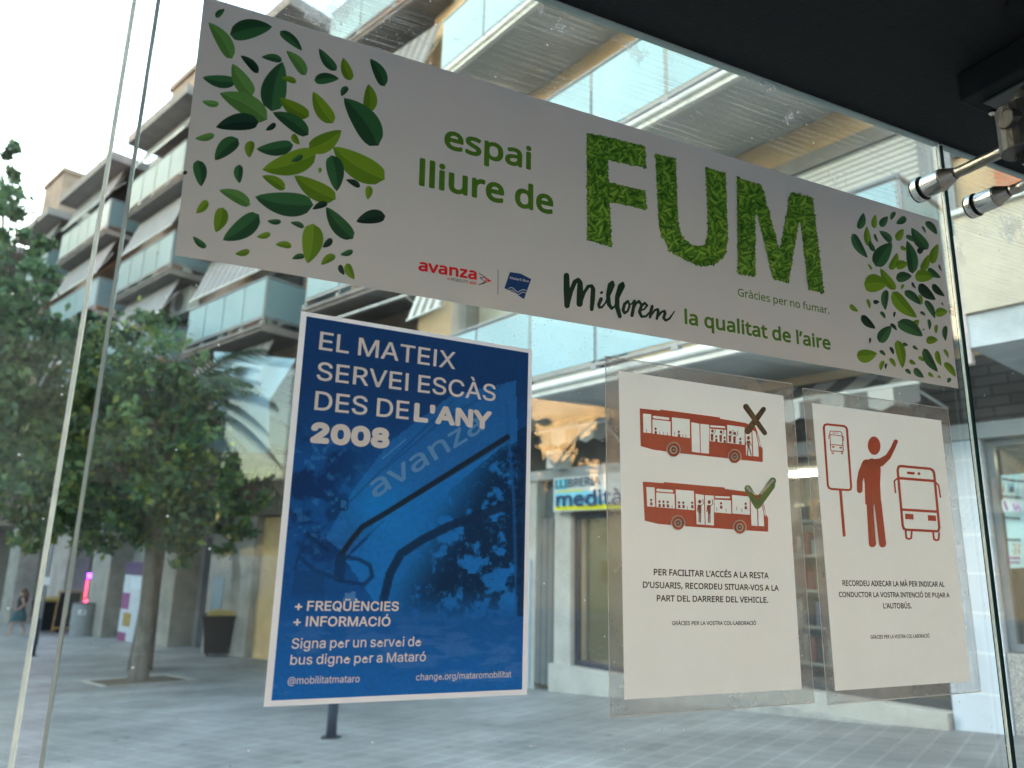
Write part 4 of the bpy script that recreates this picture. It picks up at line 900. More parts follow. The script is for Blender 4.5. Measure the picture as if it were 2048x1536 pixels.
        random.shuffle(rim); random.shuffle(mid)
        for x, y, an, L, kk in rim+mid:
            g0 = random.random()
            ca = S(62+54*g0, 104+44*g0, 32+24*g0, f); cb = S(34+36*g0, 68+38*g0, 18+14*g0, f)
            dx, dy = math.cos(an)*L/2, math.sin(an)*L/2
            p.leaf((x+dx, y+dy), (x-dx, y-dy), L*random.uniform(0.46, 0.62), ca, cb, bend=random.uniform(-0.08, 0.08))
    p.build('leaf_capital', M['vinyl'], t)
    # bus company logos
    p = Print(gp, NG, 0.0009).zoom(820, 480, 0.2832)
    red, navy = S(176, 22, 34, f), S(26, 30, 52, f)
    p.text('h', 'avanza', (57, 213), (470, 280), (57, 152), red, 'x', 0.075, 10)
    p.text('h', 'BY', (262, 281), (284, 284), (262, 268), red, 'B', 0.05, 6)
    p.text('h', 'MOBILITY', (288, 288), (408, 308), (288, 267), navy, 'M', 0.01, 4)
    p.text('h', 'ADO', (415, 311), (468, 318), (415, 292), red, 'A', 0.05, 6)
    p.stroke([(484, 236), (530, 266), (492, 268), (528, 298), (484, 318)], 5, navy, cap=False)
    p.stroke([(484, 318), (530, 304)], 5, navy)
    p.flat([(530, 264), (574, 292), (530, 306)], S(186, 28, 40, f))
    for q in ((540, 282), (546, 292), (538, 297)): p.disc(q, 3.5, S(190, 180, 176, f), n=8)
    p.stroke([(620, 212), (618, 387)], 3.5, navy, cap=False)
    nv = S(14, 50, 96, f)
    p.flat([(703, 228), (780, 240), (853, 278), (802, 420), (735, 376), (664, 342)], nv)
    wt = S(176, 176, 180, f)
    p.text('h', 'Mataró Bus', (703, 276), (836, 301), (703, 259), wt, 'M', 0.03, 6)
    for dy in (0, 18):
        p.stroke([(690-dy*0.1, 348+dy), (705, 338+dy), (722, 340+dy), (740, 356+dy), (758, 372+dy), (775, 362+dy), (792, 352+dy), (808, 354+dy), (820-dy*0.3, 360+dy)], 4, wt, cap=False)
    p.build('logo', M['vinyl'], t)
banner()

def project(P):
    d = P-CAM
    x, y, z = d@_R, d@_U, d@_f
    return 1024+FPX*x/z, 768-FPX*y/z

def vnoise(X, Y, sc, seed, octv=4):
    rs = np.random.RandomState(seed); out = 0; amp = 0; a = 1.0
    for o in range(octv):
        G = rs.rand(64, 64)
        x, y = X/sc, Y/sc
        xi, yi = np.floor(x).astype(int), np.floor(y).astype(int)
        fx, fy = x-xi, y-yi
        fx, fy = fx*fx*(3-2*fx), fy*fy*(3-2*fy)
        g = lambda i, j: G[i % 64, j % 64]
        out = out+a*((g(xi, yi)*(1-fx)+g(xi+1, yi)*fx)*(1-fy)+(g(xi, yi+1)*(1-fx)+g(xi+1, yi+1)*fx)*fy)
        amp += a; a *= 0.55; sc /= 2.1
    return out/amp

def blue_poster():
    f = 1.4
    c = [(602, 622.4), (1064, 699.8), (1053.4, 1389.2), (527, 1413.6)]
    ctr = sum(gp(q) for q in c)/4
    t = thing('protest_poster', ctr, 'blue poster with a white border and white lettering about a scarce bus service', 'poster')
    b = MB(); sheet(b, c, (0.78, 0.755, 0.80), 0.0007)
    b.build('paper', M['paper'], t)
    ci = [gp(q) for q in [(613, 632.8), (1056.4, 706), (1043.6, 1378.8), (542.4, 1401)]]
    nx, ny = 170, 240
    U, V = np.meshgrid(np.linspace(0, 1, nx), np.linspace(0, 1, ny))
    P3 = (ci[0][None, None]*((1-U)*(1-V))[..., None]+ci[1]*(U*(1-V))[..., None]+ci[2]*(U*V)[..., None]+ci[3]*((1-U)*V)[..., None])
    d = P3-CAM
    Z = d@_f
    X, Y = 1024+FPX*(d@_R)/Z, 768-FPX*(d@_U)/Z
    def mixc(A, B, k): return A*(1-k[..., None])+np.array(B, float)*k[..., None]
    def sm(x, a, bb): k = np.clip((x-a)/(bb-a), 0, 1); return k*k*(3-2*k)
    def seg(pts, wd):
        D = np.full(X.shape, 1e9)
        for (x1, y1), (x2, y2) in zip(pts[:-1], pts[1:]):
            L2 = (x2-x1)**2+(y2-y1)**2
            k = np.clip(((X-x1)*(x2-x1)+(Y-y1)*(y2-y1))/L2, 0, 1)
            D = np.minimum(D, np.hypot(X-x1-k*(x2-x1), Y-y1-k*(y2-y1)))
        return 1-sm(D, wd/2-1.5, wd/2+1.5)
    def poly(q, soft=0):
        I = np.zeros(X.shape, bool)
        for i in range(len(q)):
            (x1, y1), (x2, y2) = q[i-1], q[i]
            if y1 == y2: continue
            I ^= ((y1 > Y) != (y2 > Y)) & (X < (x2-x1)*(Y-y1)/(y2-y1)+x1)
        return I.astype(float)
    C = np.zeros(X.shape+(3,))+np.array([20, 54, 104.])
    C = mixc(C, (20, 74, 138), sm(Y, 760, 960))
    C = mixc(C, (24, 96, 168), sm(Y, 1150, 1400))
    n1 = vnoise(X, Y, 46, 3, 5); n2 = vnoise(X, Y, 17, 8, 4); n3 = vnoise(X, Y, 90, 5, 3); nf = vnoise(X, Y, 9, 21, 3)
    # street trees behind the bus on the left
    lt = sm(780-X+0.35*(Y-950), 0, 120)*sm(Y, 820, 900)*(1-sm(Y, 1050, 1190))
    C = mixc(C, (16, 40, 86), lt*sm(n1, 0.40, 0.55)*0.9)
    C = mixc(C, (44, 120, 178), lt*sm(n2, 0.60, 0.72)*0.55)
    # the bus: pale front, bright windscreen
    C = mixc(C, (34, 104, 170), poly([(900, 790), (1030, 760), (1034, 880), (775, 1030), (690, 1108), (650, 1075), (706, 975), (780, 880)])*0.75)
    C = mixc(C, (20, 118, 190), np.exp(-(((X-760)/70)**2+((Y-1010)/60)**2))*0.9)
    C = mixc(C, (26, 116, 188), poly([(1020, 880), (1035, 1390), (780, 1250), (690, 1120), (785, 1022)])*0.75*(1-sm(Y, 1180, 1260)))
    # reflected branches in the windscreen
    rt = sm(X+0.55*(Y-1000), 862, 980)*sm(Y, 870, 905)*(1-sm(Y, 1170, 1250))*poly([(1018, 878), (1046, 900), (1040, 1300), (760, 1300), (770, 1140), (800, 1060)])
    C = mixc(C, (14, 34, 64), rt*sm(n2*0.55+n3*0.45, 0.43, 0.52)*0.92)
    C = mixc(C, (30, 104, 166), rt*sm(nf, 0.62, 0.75)*0.4)
    C = mixc(C, (26, 84, 148), seg([(1010, 800), (1026, 1000), (1032, 1240)], 6)*0.7)
    C = mixc(C, (14, 36, 66), poly([(1033, 860), (1052, 850), (1046, 1230), (1032, 1230)])*0.75)
    C = mixc(C, (18, 40, 72), seg([(1007, 1011), (898, 1050), (842, 1078), (800, 1106), (778, 1146), (766, 1196), (764, 1230)], 17)*(1-sm(Y, 1185, 1235))*0.92)
    C = mixc(C, (28, 34, 48), seg([(1013, 873), (779, 1019), (722, 1053), (700, 1080), (680, 1109)], 11)*0.97)
    C = mixc(C, (18, 50, 92), seg([(685, 1112), (716, 1117), (738, 1129), (743, 1151), (727, 1167), (677, 1160)], 8)*0.85)
    C = mixc(C, (18, 48, 88), poly([(668, 1104), (689, 1106), (687, 1163), (666, 1160)])*0.8)
    C = mixc(C, (16, 44, 84), seg([(615, 1070), (632, 1082), (654, 1099)], 9)*0.85)
    C = mixc(C, (18, 48, 88), seg([(606, 1080), (596, 1108), (588, 1136)], 5)*0.7)
    C = mixc(C, (18, 50, 92), seg([(601, 1115), (626, 1138), (662, 1152)], 9)*0.7)
    C = mixc(C, (20, 58, 108), poly([(588, 1138), (648, 1140), (646, 1200), (578, 1200)])*0.6*(1-sm(Y, 1180, 1205)))
    C = mixc(C, (18, 48, 88), poly([(676, 994), (697, 997), (692, 1022), (674, 1020)])*0.8)
    C = mixc(C, (48, 120, 180), poly([(681, 999), (694, 1001), (690, 1016), (680, 1015)])*0.7)
    C = mixc(C, (92, 140, 186), poly([(690, 1184), (708, 1182), (712, 1200), (684, 1200)])*0.7)
    for q in ([(905, 800), (780, 920), (640, 1060), (590, 1140)], [(1000, 770), (880, 842), (770, 935)]):
        C = mixc(C, (20, 56, 108), seg(q, 2.6)*0.6)
    C = mixc(C, (120, 170, 205), seg([(810, 877), (764, 915)], 2.0)*0.6)
    # paper wear, a pale haze mixed over the blues, printer grain
    wear = sm(vnoise(X*0.6, Y*2.0, 60, 31, 4), 0.62, 0.74)*sm(Y, 1190, 1300)
    C = mixc(C, (92, 122, 178), wear*0.35)
    C = C*0.95+np.array([10, 16, 20.])
    C = C*(0.95+0.10*vnoise(X, Y, 5, 12, 2))[..., None]
    Cl = np.where(C/255 <= 0.04045, C/255/12.92, ((C/255+0.055)/1.055)**2.4)*f
    b = MB()
    off = NG*0.00075
    for j in range(ny-1):
        for i in range(nx-1):
            b.poly([P3[j, i]+off, P3[j, i+1]+off, P3[j+1, i+1]+off, P3[j+1, i]+off], tuple(Cl[j, i]))
    b.build('printed_picture', M['paper'], t)
    p = Print(gp, NG, 0.0009).zoom(520, 600, 0.27344)
    gh = S(88, 142, 194, f)
    p.text('h', 'avanza', (838, 1452), (1640, 945), (770, 1355), gh, 'x', 0.03, 6)
    p.build('bus_lettering', M['opaque_ink'], t)
    p = Print(gp, NG, 0.0012).zoom(520, 600, 0.27344)
    wt = (0.92, 0.90, 0.92)
    p.text('g', 'EL MATEIX', (428, 361), (1424, 506), (428, 229), wt, 'E', 0.018, 6)
    p.text('g', 'SERVEI ESCÀS', (410, 583), (1720, 741), (410, 450), wt, 'E', 0.018, 6)
    p.text('g', 'DES DE', (394, 802), (1084, 874), (394, 664), wt, 'E', 0.018, 6)
    p.text('g', "L'ANY", (1120, 879), (1690, 940), (1120, 751), wt, 'L', 0.085, 12)
    p.text('g', '2008', (364, 1030), (943, 1075), (364, 888), wt, '2', 0.105, 12)
    p.zoom(520, 1000, 0.28)
    p.text('g', '+ FREQÜÈNCIES', (245, 788), (987, 790), (245, 719), wt, 'F', 0.037, 8)
    p.text('g', '+ INFORMACIÓ', (235, 899), (927, 899), (235, 829), wt, 'F', 0.037, 8)
    p.text('g', 'Signa per un servei de', (222, 1060), (1147, 1041), (222, 986), wt, 'S', 0.014, 6)
    p.text('g', 'bus digne per a Mataró', (212, 1175), (1180, 1149), (212, 1104), wt, 'b', 0.014, 6)
    p.text('g', '@mobilitatmataro', (195, 1314), (707, 1299), (195, 1262), wt, 'b', 0.004, 4)
    p.text('g', 'change.org/mataromobilitat', (1110, 1287), (1789, 1264), (1110, 1240), wt, 'h', 0.004, 4)
    p.build('lettering', M['opaque_ink'], t)
blue_poster()

def laminate_mat():
    m, nt, b, out = new_mat('laminating_film')
    nt.nodes.remove(b)
    L = nt.links
    n2 = noise(nt, 210, 3)
    bp = N(nt, 'ShaderNodeBump', i_Strength=0.35, i_Distance=0.002)
    L.new(n2.outputs['Fac'], bp.inputs['Height'])
    rf = N(nt, 'ShaderNodeBsdfRefraction'); rf.inputs['IOR'].default_value = 1.0; rf.inputs['Roughness'].default_value = 0.22
    tr = N(nt, 'ShaderNodeBsdfTransparent'); tr.inputs[0].default_value = (0.84, 0.86, 0.87, 1)
    df = N(nt, 'ShaderNodeBsdfDiffuse'); df.inputs[0].default_value = (0.55, 0.57, 0.58, 1)
    gl = N(nt, 'ShaderNodeBsdfGlossy'); gl.inputs['Roughness'].default_value = 0.14
    L.new(bp.outputs[0], gl.inputs['Normal'])
    n = noise(nt, 7, 6)
    fg = N(nt, 'ShaderNodeMapRange'); fg.inputs['From Min'].default_value = 0.35; fg.inputs['From Max'].default_value = 0.7
    fg.inputs['To Min'].default_value = 0.26; fg.inputs['To Max'].default_value = 0.5
    L.new(n.outputs['Fac'], fg.inputs['Value'])
    a = N(nt, 'ShaderNodeMixShader'); L.new(fg.outputs[0], a.inputs[0]); L.new(tr.outputs[0], a.inputs[1]); L.new(df.outputs[0], a.inputs[2])
    fr = fresnel(nt, 1.5)
    c = N(nt, 'ShaderNodeMixShader'); L.new(fr.outputs[0], c.inputs[0]); L.new(a.outputs[0], c.inputs[1]); L.new(gl.outputs[0], c.inputs[2])
    L.new(c.outputs[0], out.inputs[0])
    return m
M['film'] = laminate_mat()

def bus_side(p, T, people):
    """side view of a red city bus; T maps the first bus's coordinates"""
    red, wt, rd2 = S(180, 42, 34, 1.05), (0.75, 0.745, 0.75), S(140, 30, 34, 0.95)
    fl = lambda q, c: p.flat([T(v) for v in q], c)
    body = [(318, 472), (480, 490), (486, 482), (965, 545), (970, 556), (1170, 590), (1255, 625), (1290, 760), (1312, 800), (1312, 907), (1140, 889), (640, 835), (430, 808), (325, 778)]
    holes = [[(345, 515), (410, 521), (412, 673), (348, 667)], [(422, 562), (567, 578), (569, 694), (422, 676)], [(578, 545), (722, 562), (724, 713), (580, 696)],
             [(735, 585), (800, 597), (805, 831), (740, 823)], [(808, 598), (880, 606), (878, 839), (812, 832)], [(884, 636), (1015, 648), (1018, 753), (884, 736)],
             [(1025, 606), (1165, 625), (1166, 768), (1027, 751)], [(1172, 640), (1220, 648), (1228, 859), (1178, 852)], [(1229, 650), (1253, 660), (1276, 760), (1280, 863), (1236, 858)],
             [(1262, 668), (1284, 712), (1296, 786), (1286, 780)],
             [(430, 532), (552, 547), (560, 556), (552, 567), (430, 553), (422, 542)], [(892, 609), (1004, 618), (1010, 624), (1004, 632), (892, 624), (887, 616)]]
    p.shape3([[p.w(T(v)) for v in q] for q in [body]+holes], red); p.lv += 1
    for c, r in (((592, 808), 58), ((1085, 862), 55)):
        c = T(c)
        p.disc(c, r*1.0, wt, r*1.1); p.disc(c, r*0.86, red, r*0.95); p.disc(c, r*0.52, wt, r*0.58); p.disc(c, r*0.34, rd2, r*0.4); p.disc(c, r*0.13, wt)
    for kind, x, y in people:
        if kind == 's':                       # seated head and shoulders
            p.disc(T((x, y)), 9, rd2, 11); p.flat([T(v) for v in ((x-7, y+16), (x+9, y+18), (x+12, y+44), (x-9, y+42))], rd2)
        elif kind == 't':                     # seat back
            p.stroke([T((x, y)), T((x+2, y+28))], 4, rd2)
        elif kind == 'h':                     # standing, holding the rail
            p.disc(T((x, y)), 11, rd2, 14); p.flat([T(v) for v in ((x-14, y+22), (x+8, y+24), (x+6, y+80), (x-12, y+78))], rd2)
            p.stroke([T((x+4, y+26)), T((x+24, y+8)), T((x+20, y-20))], 5, rd2)
        elif kind == 'f':                     # full figure in a doorway
            p.disc(T((x, y)), 13, rd2, 16)
            p.flat([T(v) for v in ((x-16, y+22), (x+13, y+25), (x+10, y+92), (x-12, y+90))], rd2)
            p.stroke([T((x-6, y+85)), T((x-8, y+158))], 9, rd2); p.stroke([T((x+5, y+85)), T((x+4, y+160))], 9, rd2)
            p.stroke([T((x-14, y+28)), T((x-20, y+75))], 7, rd2); p.stroke([T((x+10, y+30)), T((x+28, y+16)), T((x+24, y-18))], 6, rd2)
        elif kind == 'w':                     # walking
            p.disc(T((x, y)), 13, rd2, 16)
            p.flat([T(v) for v in ((x-12, y+20), (x+12, y+22), (x+10, y+72), (x-10, y+70))], rd2)
            p.stroke([T((x-2, y+68)), T((x-8, y+140))], 9, rd2); p.stroke([T((x+4, y+68)), T((x+22, y+138))], 9, rd2)
            p.stroke([T((x-10, y+26)), T((x-26, y+64))], 6, rd2); p.stroke([T((x+10, y+26)), T((x+24, y+62))], 6, rd2)

def notice(corners, film, label, art, words, film_w):
    ctr = sum(gp(q) for q in corners)/4
    t = thing('laminated_notice', ctr, label, 'notice', 'laminated notices on the glass')
    b = MB()
    o4 = [gp(q)+NG*0.0006 for q in film]
    i4 = [gp(q)+NG*0.0006 for q in corners]
    for k in range(4): b.poly([o4[k], o4[(k+1) % 4], i4[(k+1) % 4], i4[k]])
    b.build('laminate_film', M['film'], t)
    b = MB()
    cen = sum(o4)/4
    for k in range(4):
        p0, p1 = o4[k], o4[(k+1) % 4]
        d0, d1 = (cen-p0)*0.006, (cen-p1)*0.006
        b.poly([p0+NG*0.0002, p1+NG*0.0002, p1+d1+NG*0.0002, p0+d0+NG*0.0002], (0.62, 0.64, 0.64))
    b.build('sealed_edge', M['vinyl'], t)
    b = MB(); sheet(b, corners, (0.75, 0.745, 0.75), 0.0007)
    b.build('paper', M['laminated'], t)
    p = Print(gp, NG, 0.0009); art(p); p.build('pictogram', M['laminated'], t)
    p = Print(gp, NG, 0.0009); words(p); p.build('lettering', M['laminated'], t)
BLK = (0.018, 0.016, 0.016)
def art1(p):
    p.zoom(1200, 700, 0.24735)
    bus_side(p, lambda v: v, [('t', 372, 640), ('s', 446, 638), ('t', 478, 660), ('t', 510, 664), ('t', 540, 668), ('s', 634, 662), ('t', 598, 664), ('t', 665, 684), ('t', 690, 686),
                              ('h', 905, 656), ('h', 975, 664), ('s', 936, 700), ('s', 1003, 710), ('h', 1050, 668), ('h', 1086, 676), ('s', 1130, 720), ('w', 1196, 712)])
    k = S(34, 26, 14, 1.2)
    p.stroke([(1176, 460), (1328, 672)], [48, 38], k); p.stroke([(1318, 480), (1190, 656)], [40, 54], k)
    def T(v):
        x, y = v
        u = (x-318)/(1312-318); s = (y-472)/(775-472)
        return (342+(1355-342)*u+(8)*s*(1-u), 1065+(y-472)*1.03+(u*(1470-1065-(907-472)*1.03)))
    bus_side(p, T, [('s', 380, 618), ('s', 446, 634), ('s', 478, 636), ('s', 512, 640), ('t', 545, 668), ('s', 602, 648), ('s', 636, 650), ('s', 706, 654), ('t', 668, 680), ('f', 767, 648), ('f', 842, 654),
                    ('s', 936, 668), ('t', 900, 700), ('t', 975, 712), ('s', 1132, 680), ('t', 1060, 700), ('t', 1100, 716)])
    g = S(44, 116, 52, 1.2)
    p.stroke([(1190, 1120), (1262, 1238), (1392, 1058)], 54, g)
    p.stroke([(1188, 1116), (1252, 1192)], 26, (0.75, 0.745, 0.75)); p.stroke([(1296, 1156), (1392, 1056)], 24, (0.75, 0.745, 0.75))
    p.flat([(1168, 1140), (1215, 1150), (1262, 1185), (1325, 1158), (1414, 1080), (1408, 1112), (1290, 1276), (1264, 1290), (1245, 1275)], g)
    p.flat([(1240, 1182), (1285, 1172), (1268, 1206)], S(172, 40, 40, 1.2))
def words1(p):
    p.zoom(1200, 1040, 0.25393)
    p.text('h', 'PER FACILITAR L’ACCÉS A LA RESTA', (420, 433), (1326, 460), (420, 383), BLK, 'P', 0.048, 8)
    p.text('h', 'D’USUARIS, RECORDEU SITUAR-VOS A LA', (334, 532), (1405, 557), (334, 484), BLK, 'D', 0.048, 8)
    p.text('h', 'PART DEL DARRERE DEL VEHICLE.', (443, 638), (1321, 651), (443, 590), BLK, 'P', 0.048, 8)
    p.text('h', 'GRÀCIES PER LA VOSTRA COL·LABORACIÓ', (563, 827), (1226, 825), (563, 796), BLK, 'R', 0.04, 6)
def art2(p):
    p.zoom(1590, 770, 0.2213)
    r = S(180, 44, 34, 1.05)
    p.stroke([(256, 385), (264, 362), (285, 356), (440, 372), (460, 388), (466, 410), (503, 920), (498, 944), (480, 950), (325, 940), (302, 930), (292, 905)], 20, r, closed=True)
    p.stroke([(310, 430), (316, 416), (410, 424), (420, 440), (432, 590), (426, 602), (325, 596), (318, 584)], 8, r, closed=True)
    p.stroke([(300, 486), (302, 458), (312, 448), (424, 462), (434, 472), (437, 505)], 7, r); p.stroke([(318, 538), (430, 548)], 8, r)
    for q in ([(328, 552), (352, 554), (352, 568), (328, 566)], [(396, 560), (420, 562), (421, 575), (397, 573)]): p.flat(q, r)
    p.stroke([(338, 434), (360, 436)], 7, r); p.disc((375, 438), 5, r)
    for x in (336, 420): p.stroke([(x-7, 604), (x-6, 622), (x+6, 624), (x+8, 606)], 6, r)
    p.stroke([(405, 950), (440, 1370)], 26, r, cap=False)
    p.disc((710, 549), 58, r, 84, rot=-0.06)
    p.stroke([(640, 712), (598, 790), (580, 870), (580, 952)], [80, 62, 54, 52], r)
    p.stroke([(700, 715), (770, 700), (835, 650), (875, 580), (905, 512)], [90, 74, 52, 42, 40], r)
    p.flat([(610, 690), (690, 662), (760, 690), (770, 770), (764, 900), (774, 1080), (630, 1080), (624, 900), (612, 800)], r)
    p.stroke([(672, 1050), (694, 1434)], 66, r); p.stroke([(742, 1055), (786, 1436)], 66, r)
    p.stroke([(700, 1085), (732, 1420)], [4, 16], (0.75, 0.745, 0.75), cap=False)
    p.stroke([(922, 770), (932, 738), (955, 734), (1215, 758), (1240, 772), (1252, 800), (1298, 1290), (1290, 1318), (1275, 1322), (1000, 1308), (978, 1300), (968, 1270)], 23, r, closed=True)
    p.stroke([(930, 842), (1256, 868)], 24, r, cap=False); p.stroke([(960, 1126), (1286, 1146)], 24, r, cap=False)
    p.stroke([(922, 842), (892, 868), (902, 972)], 15, r); p.stroke([(1258, 872), (1292, 908), (1308, 1012)], 15, r)
    p.flat([(988, 1162), (1064, 1168), (1066, 1216), (990, 1212)], r); p.flat([(1193, 1176), (1266, 1180), (1270, 1230), (1196, 1226)], r)
    p.stroke([(1016, 794), (1066, 799)], 24, r); p.disc((1114, 802), 14, r)
    p.stroke([(994, 1320), (1000, 1382), (1020, 1392), (1044, 1384), (1048, 1324)], 18, r); p.stroke([(1242, 1336), (1250, 1394), (1272, 1404), (1292, 1396), (1296, 1338)], 18, r)
def words2(p):
    p.zoom(1590, 1070, 0.23433)
    p.text('h', 'RECORDEU AIXECAR LA MÀ PER INDICAR AL', (402, 432), (1273, 441), (402, 385), BLK, 'R', 0.048, 8)
    p.text('h', 'CONDUCTOR LA VOSTRA INTENCIÓ DE PUJAR A', (371, 528), (1316, 532), (371, 484), BLK, 'D', 0.048, 8)
    p.text('h', 'L’AUTOBÚS.', (750, 625), (992, 625), (750, 580), BLK, 'L', 0.048, 8)
    p.text('h', 'GRÀCIES PER LA VOSTRA COL·LABORACIÓ', (640, 885), (1143, 874), (640, 854), BLK, 'R', 0.04, 6)
notice([(1236.6, 741.5), (1566, 791.5), (1603, 1378), (1248, 1399)], [(1208.7, 711), (1584, 767), (1628.6, 1406), (1218.6, 1435)],
       'laminated white notice with two red buses, one crossed out and one ticked', art1, words1, 0)
notice([(1623, 806), (1881, 841), (1940.8, 1362.4), (1669.7, 1381.6)], [(1604, 775.5), (1895, 817), (1962, 1384), (1653.4, 1410)],
       'laminated white notice with a red figure raising an arm beside a bus front', art2, words2, 0)
# ---------------------------------------------------------------- buildings across the street
M['pier'] = mat('dusty_stone', (0.31, 0.285, 0.25), 0.85, 0.3, 1.8, 0.2)
PANE = (0.46, 0.65, 0.70)
def balcony(fr, parent, a0, a1, o, zs, zp, ret0=True, ret1=True, step=1.36, h=1.04, back=0.0, slabm=None, beam=None, pk=1.0):
    b = MB(); b.box(fr, a0, a1, back+0.012, o-0.06, zs, zs+0.20)
    sl = b.build('balcony', slabm or M['soffit'], parent)
    b = MB()
    b.box(fr, a0-0.03, a1+0.03, o-0.058, o+0.03, zs-0.02, zs+0.17)
    b.tube([fr.P(a0-0.03, o+0.05, zs+0.09), fr.P(a1+0.03, o+0.05, zs+0.09)], 0.045, 10)
    for r_, aa in ((ret0, a0), (ret1, a1)):
        if r_: b.box(fr, aa-0.03, aa+0.03, back+0.014, o-0.0585, zs-0.018, zs+0.168)
    b.build('edge_beam', beam or M['white_metal'], sl)
    g, r = MB(), MB()
    n = max(1, round((a1-a0)/step))
    for k in range(n):
        x0, x1 = a0+(a1-a0)*k/n, a0+(a1-a0)*(k+1)/n
        j = random.uniform(0.93, 1.06)
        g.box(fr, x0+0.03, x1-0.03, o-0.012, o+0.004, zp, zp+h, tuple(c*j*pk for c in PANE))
    for k in range(n+1):
        x = a0+(a1-a0)*k/n
        r.box(fr, x-0.018, x+0.018, o-0.05, o-0.014, zs+0.172, zp+h+0.01)
        r.box(fr, x-0.05, x+0.05, o-0.045, o+0.045, zs+0.175, zs+0.235)
    r.box(fr, a0, a1, o-0.048, o+0.008, zp-0.075, zp-0.03)
    r.tube([fr.P(a0, o-0.01, zp+h+0.05), fr.P(a1, o-0.01, zp+h+0.05)], 0.028, 8)
    for rr, aa in ((ret0, a0), (ret1, a1)):
        if rr:
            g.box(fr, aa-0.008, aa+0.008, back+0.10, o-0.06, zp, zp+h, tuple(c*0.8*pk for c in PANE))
            r.box(fr, aa-0.02, aa+0.02, back+0.06, o-0.06, zp-0.07, zp-0.03)
            r.tube([fr.P(aa, back+0.03, zp+h+0.05), fr.P(aa, o-0.02, zp+h+0.05)], 0.028, 8)
    g.build('frosted_panel', M['frost'], sl)
    r.build('railing', M['grey_metal'], sl)
    return sl

def awning(fr, parent, a0, a1, o0, z0, o1, z1, ca, cb, sw=0.16, val=0.22, name='awning'):
    """sloping cloth with stripes, scalloped valance and a front bar"""
    b = MB(); n = max(2, int((a1-a0)/sw))
    for k in range(n):
        x0, x1 = a0+(a1-a0)*k/n, a0+(a1-a0)*(k+1)/n
        c = ca if k % 2 else cb
        m = 6
        for j in range(m):
            s0, s1 = j/m, (j+1)/m
            sag = lambda s: -0.05*math.sin(math.pi*s)
            b.poly([fr.P(x0, o0+(o1-o0)*s0, z0+(z1-z0)*s0+sag(s0)), fr.P(x1, o0+(o1-o0)*s0, z0+(z1-z0)*s0+sag(s0)),
                    fr.P(x1, o0+(o1-o0)*s1, z0+(z1-z0)*s1+sag(s1)), fr.P(x0, o0+(o1-o0)*s1, z0+(z1-z0)*s1+sag(s1))], c)
        if val:
            q = [(x0, z1), (x1, z1), (x1, z1-val*0.8), ((x0+x1)/2, z1-val), (x0, z1-val*0.8)]
            b.poly([fr.P(a, o1+0.012, z) for a, z in q], c)
    aw = b.build(name, M['cloth'], parent)
    b = MB(); b.tube([fr.P(a0, o1+0.004, z1), fr.P(a1, o1+0.004, z1)], 0.022, 8)
    for aa in (a0+0.1, a1-0.1): b.tube([fr.P(aa, o0, z0-0.5), fr.P(aa, o1, z1-0.01)], 0.015, 6)
    b.build('awning_bar', M['white_metal'], aw)
    return aw

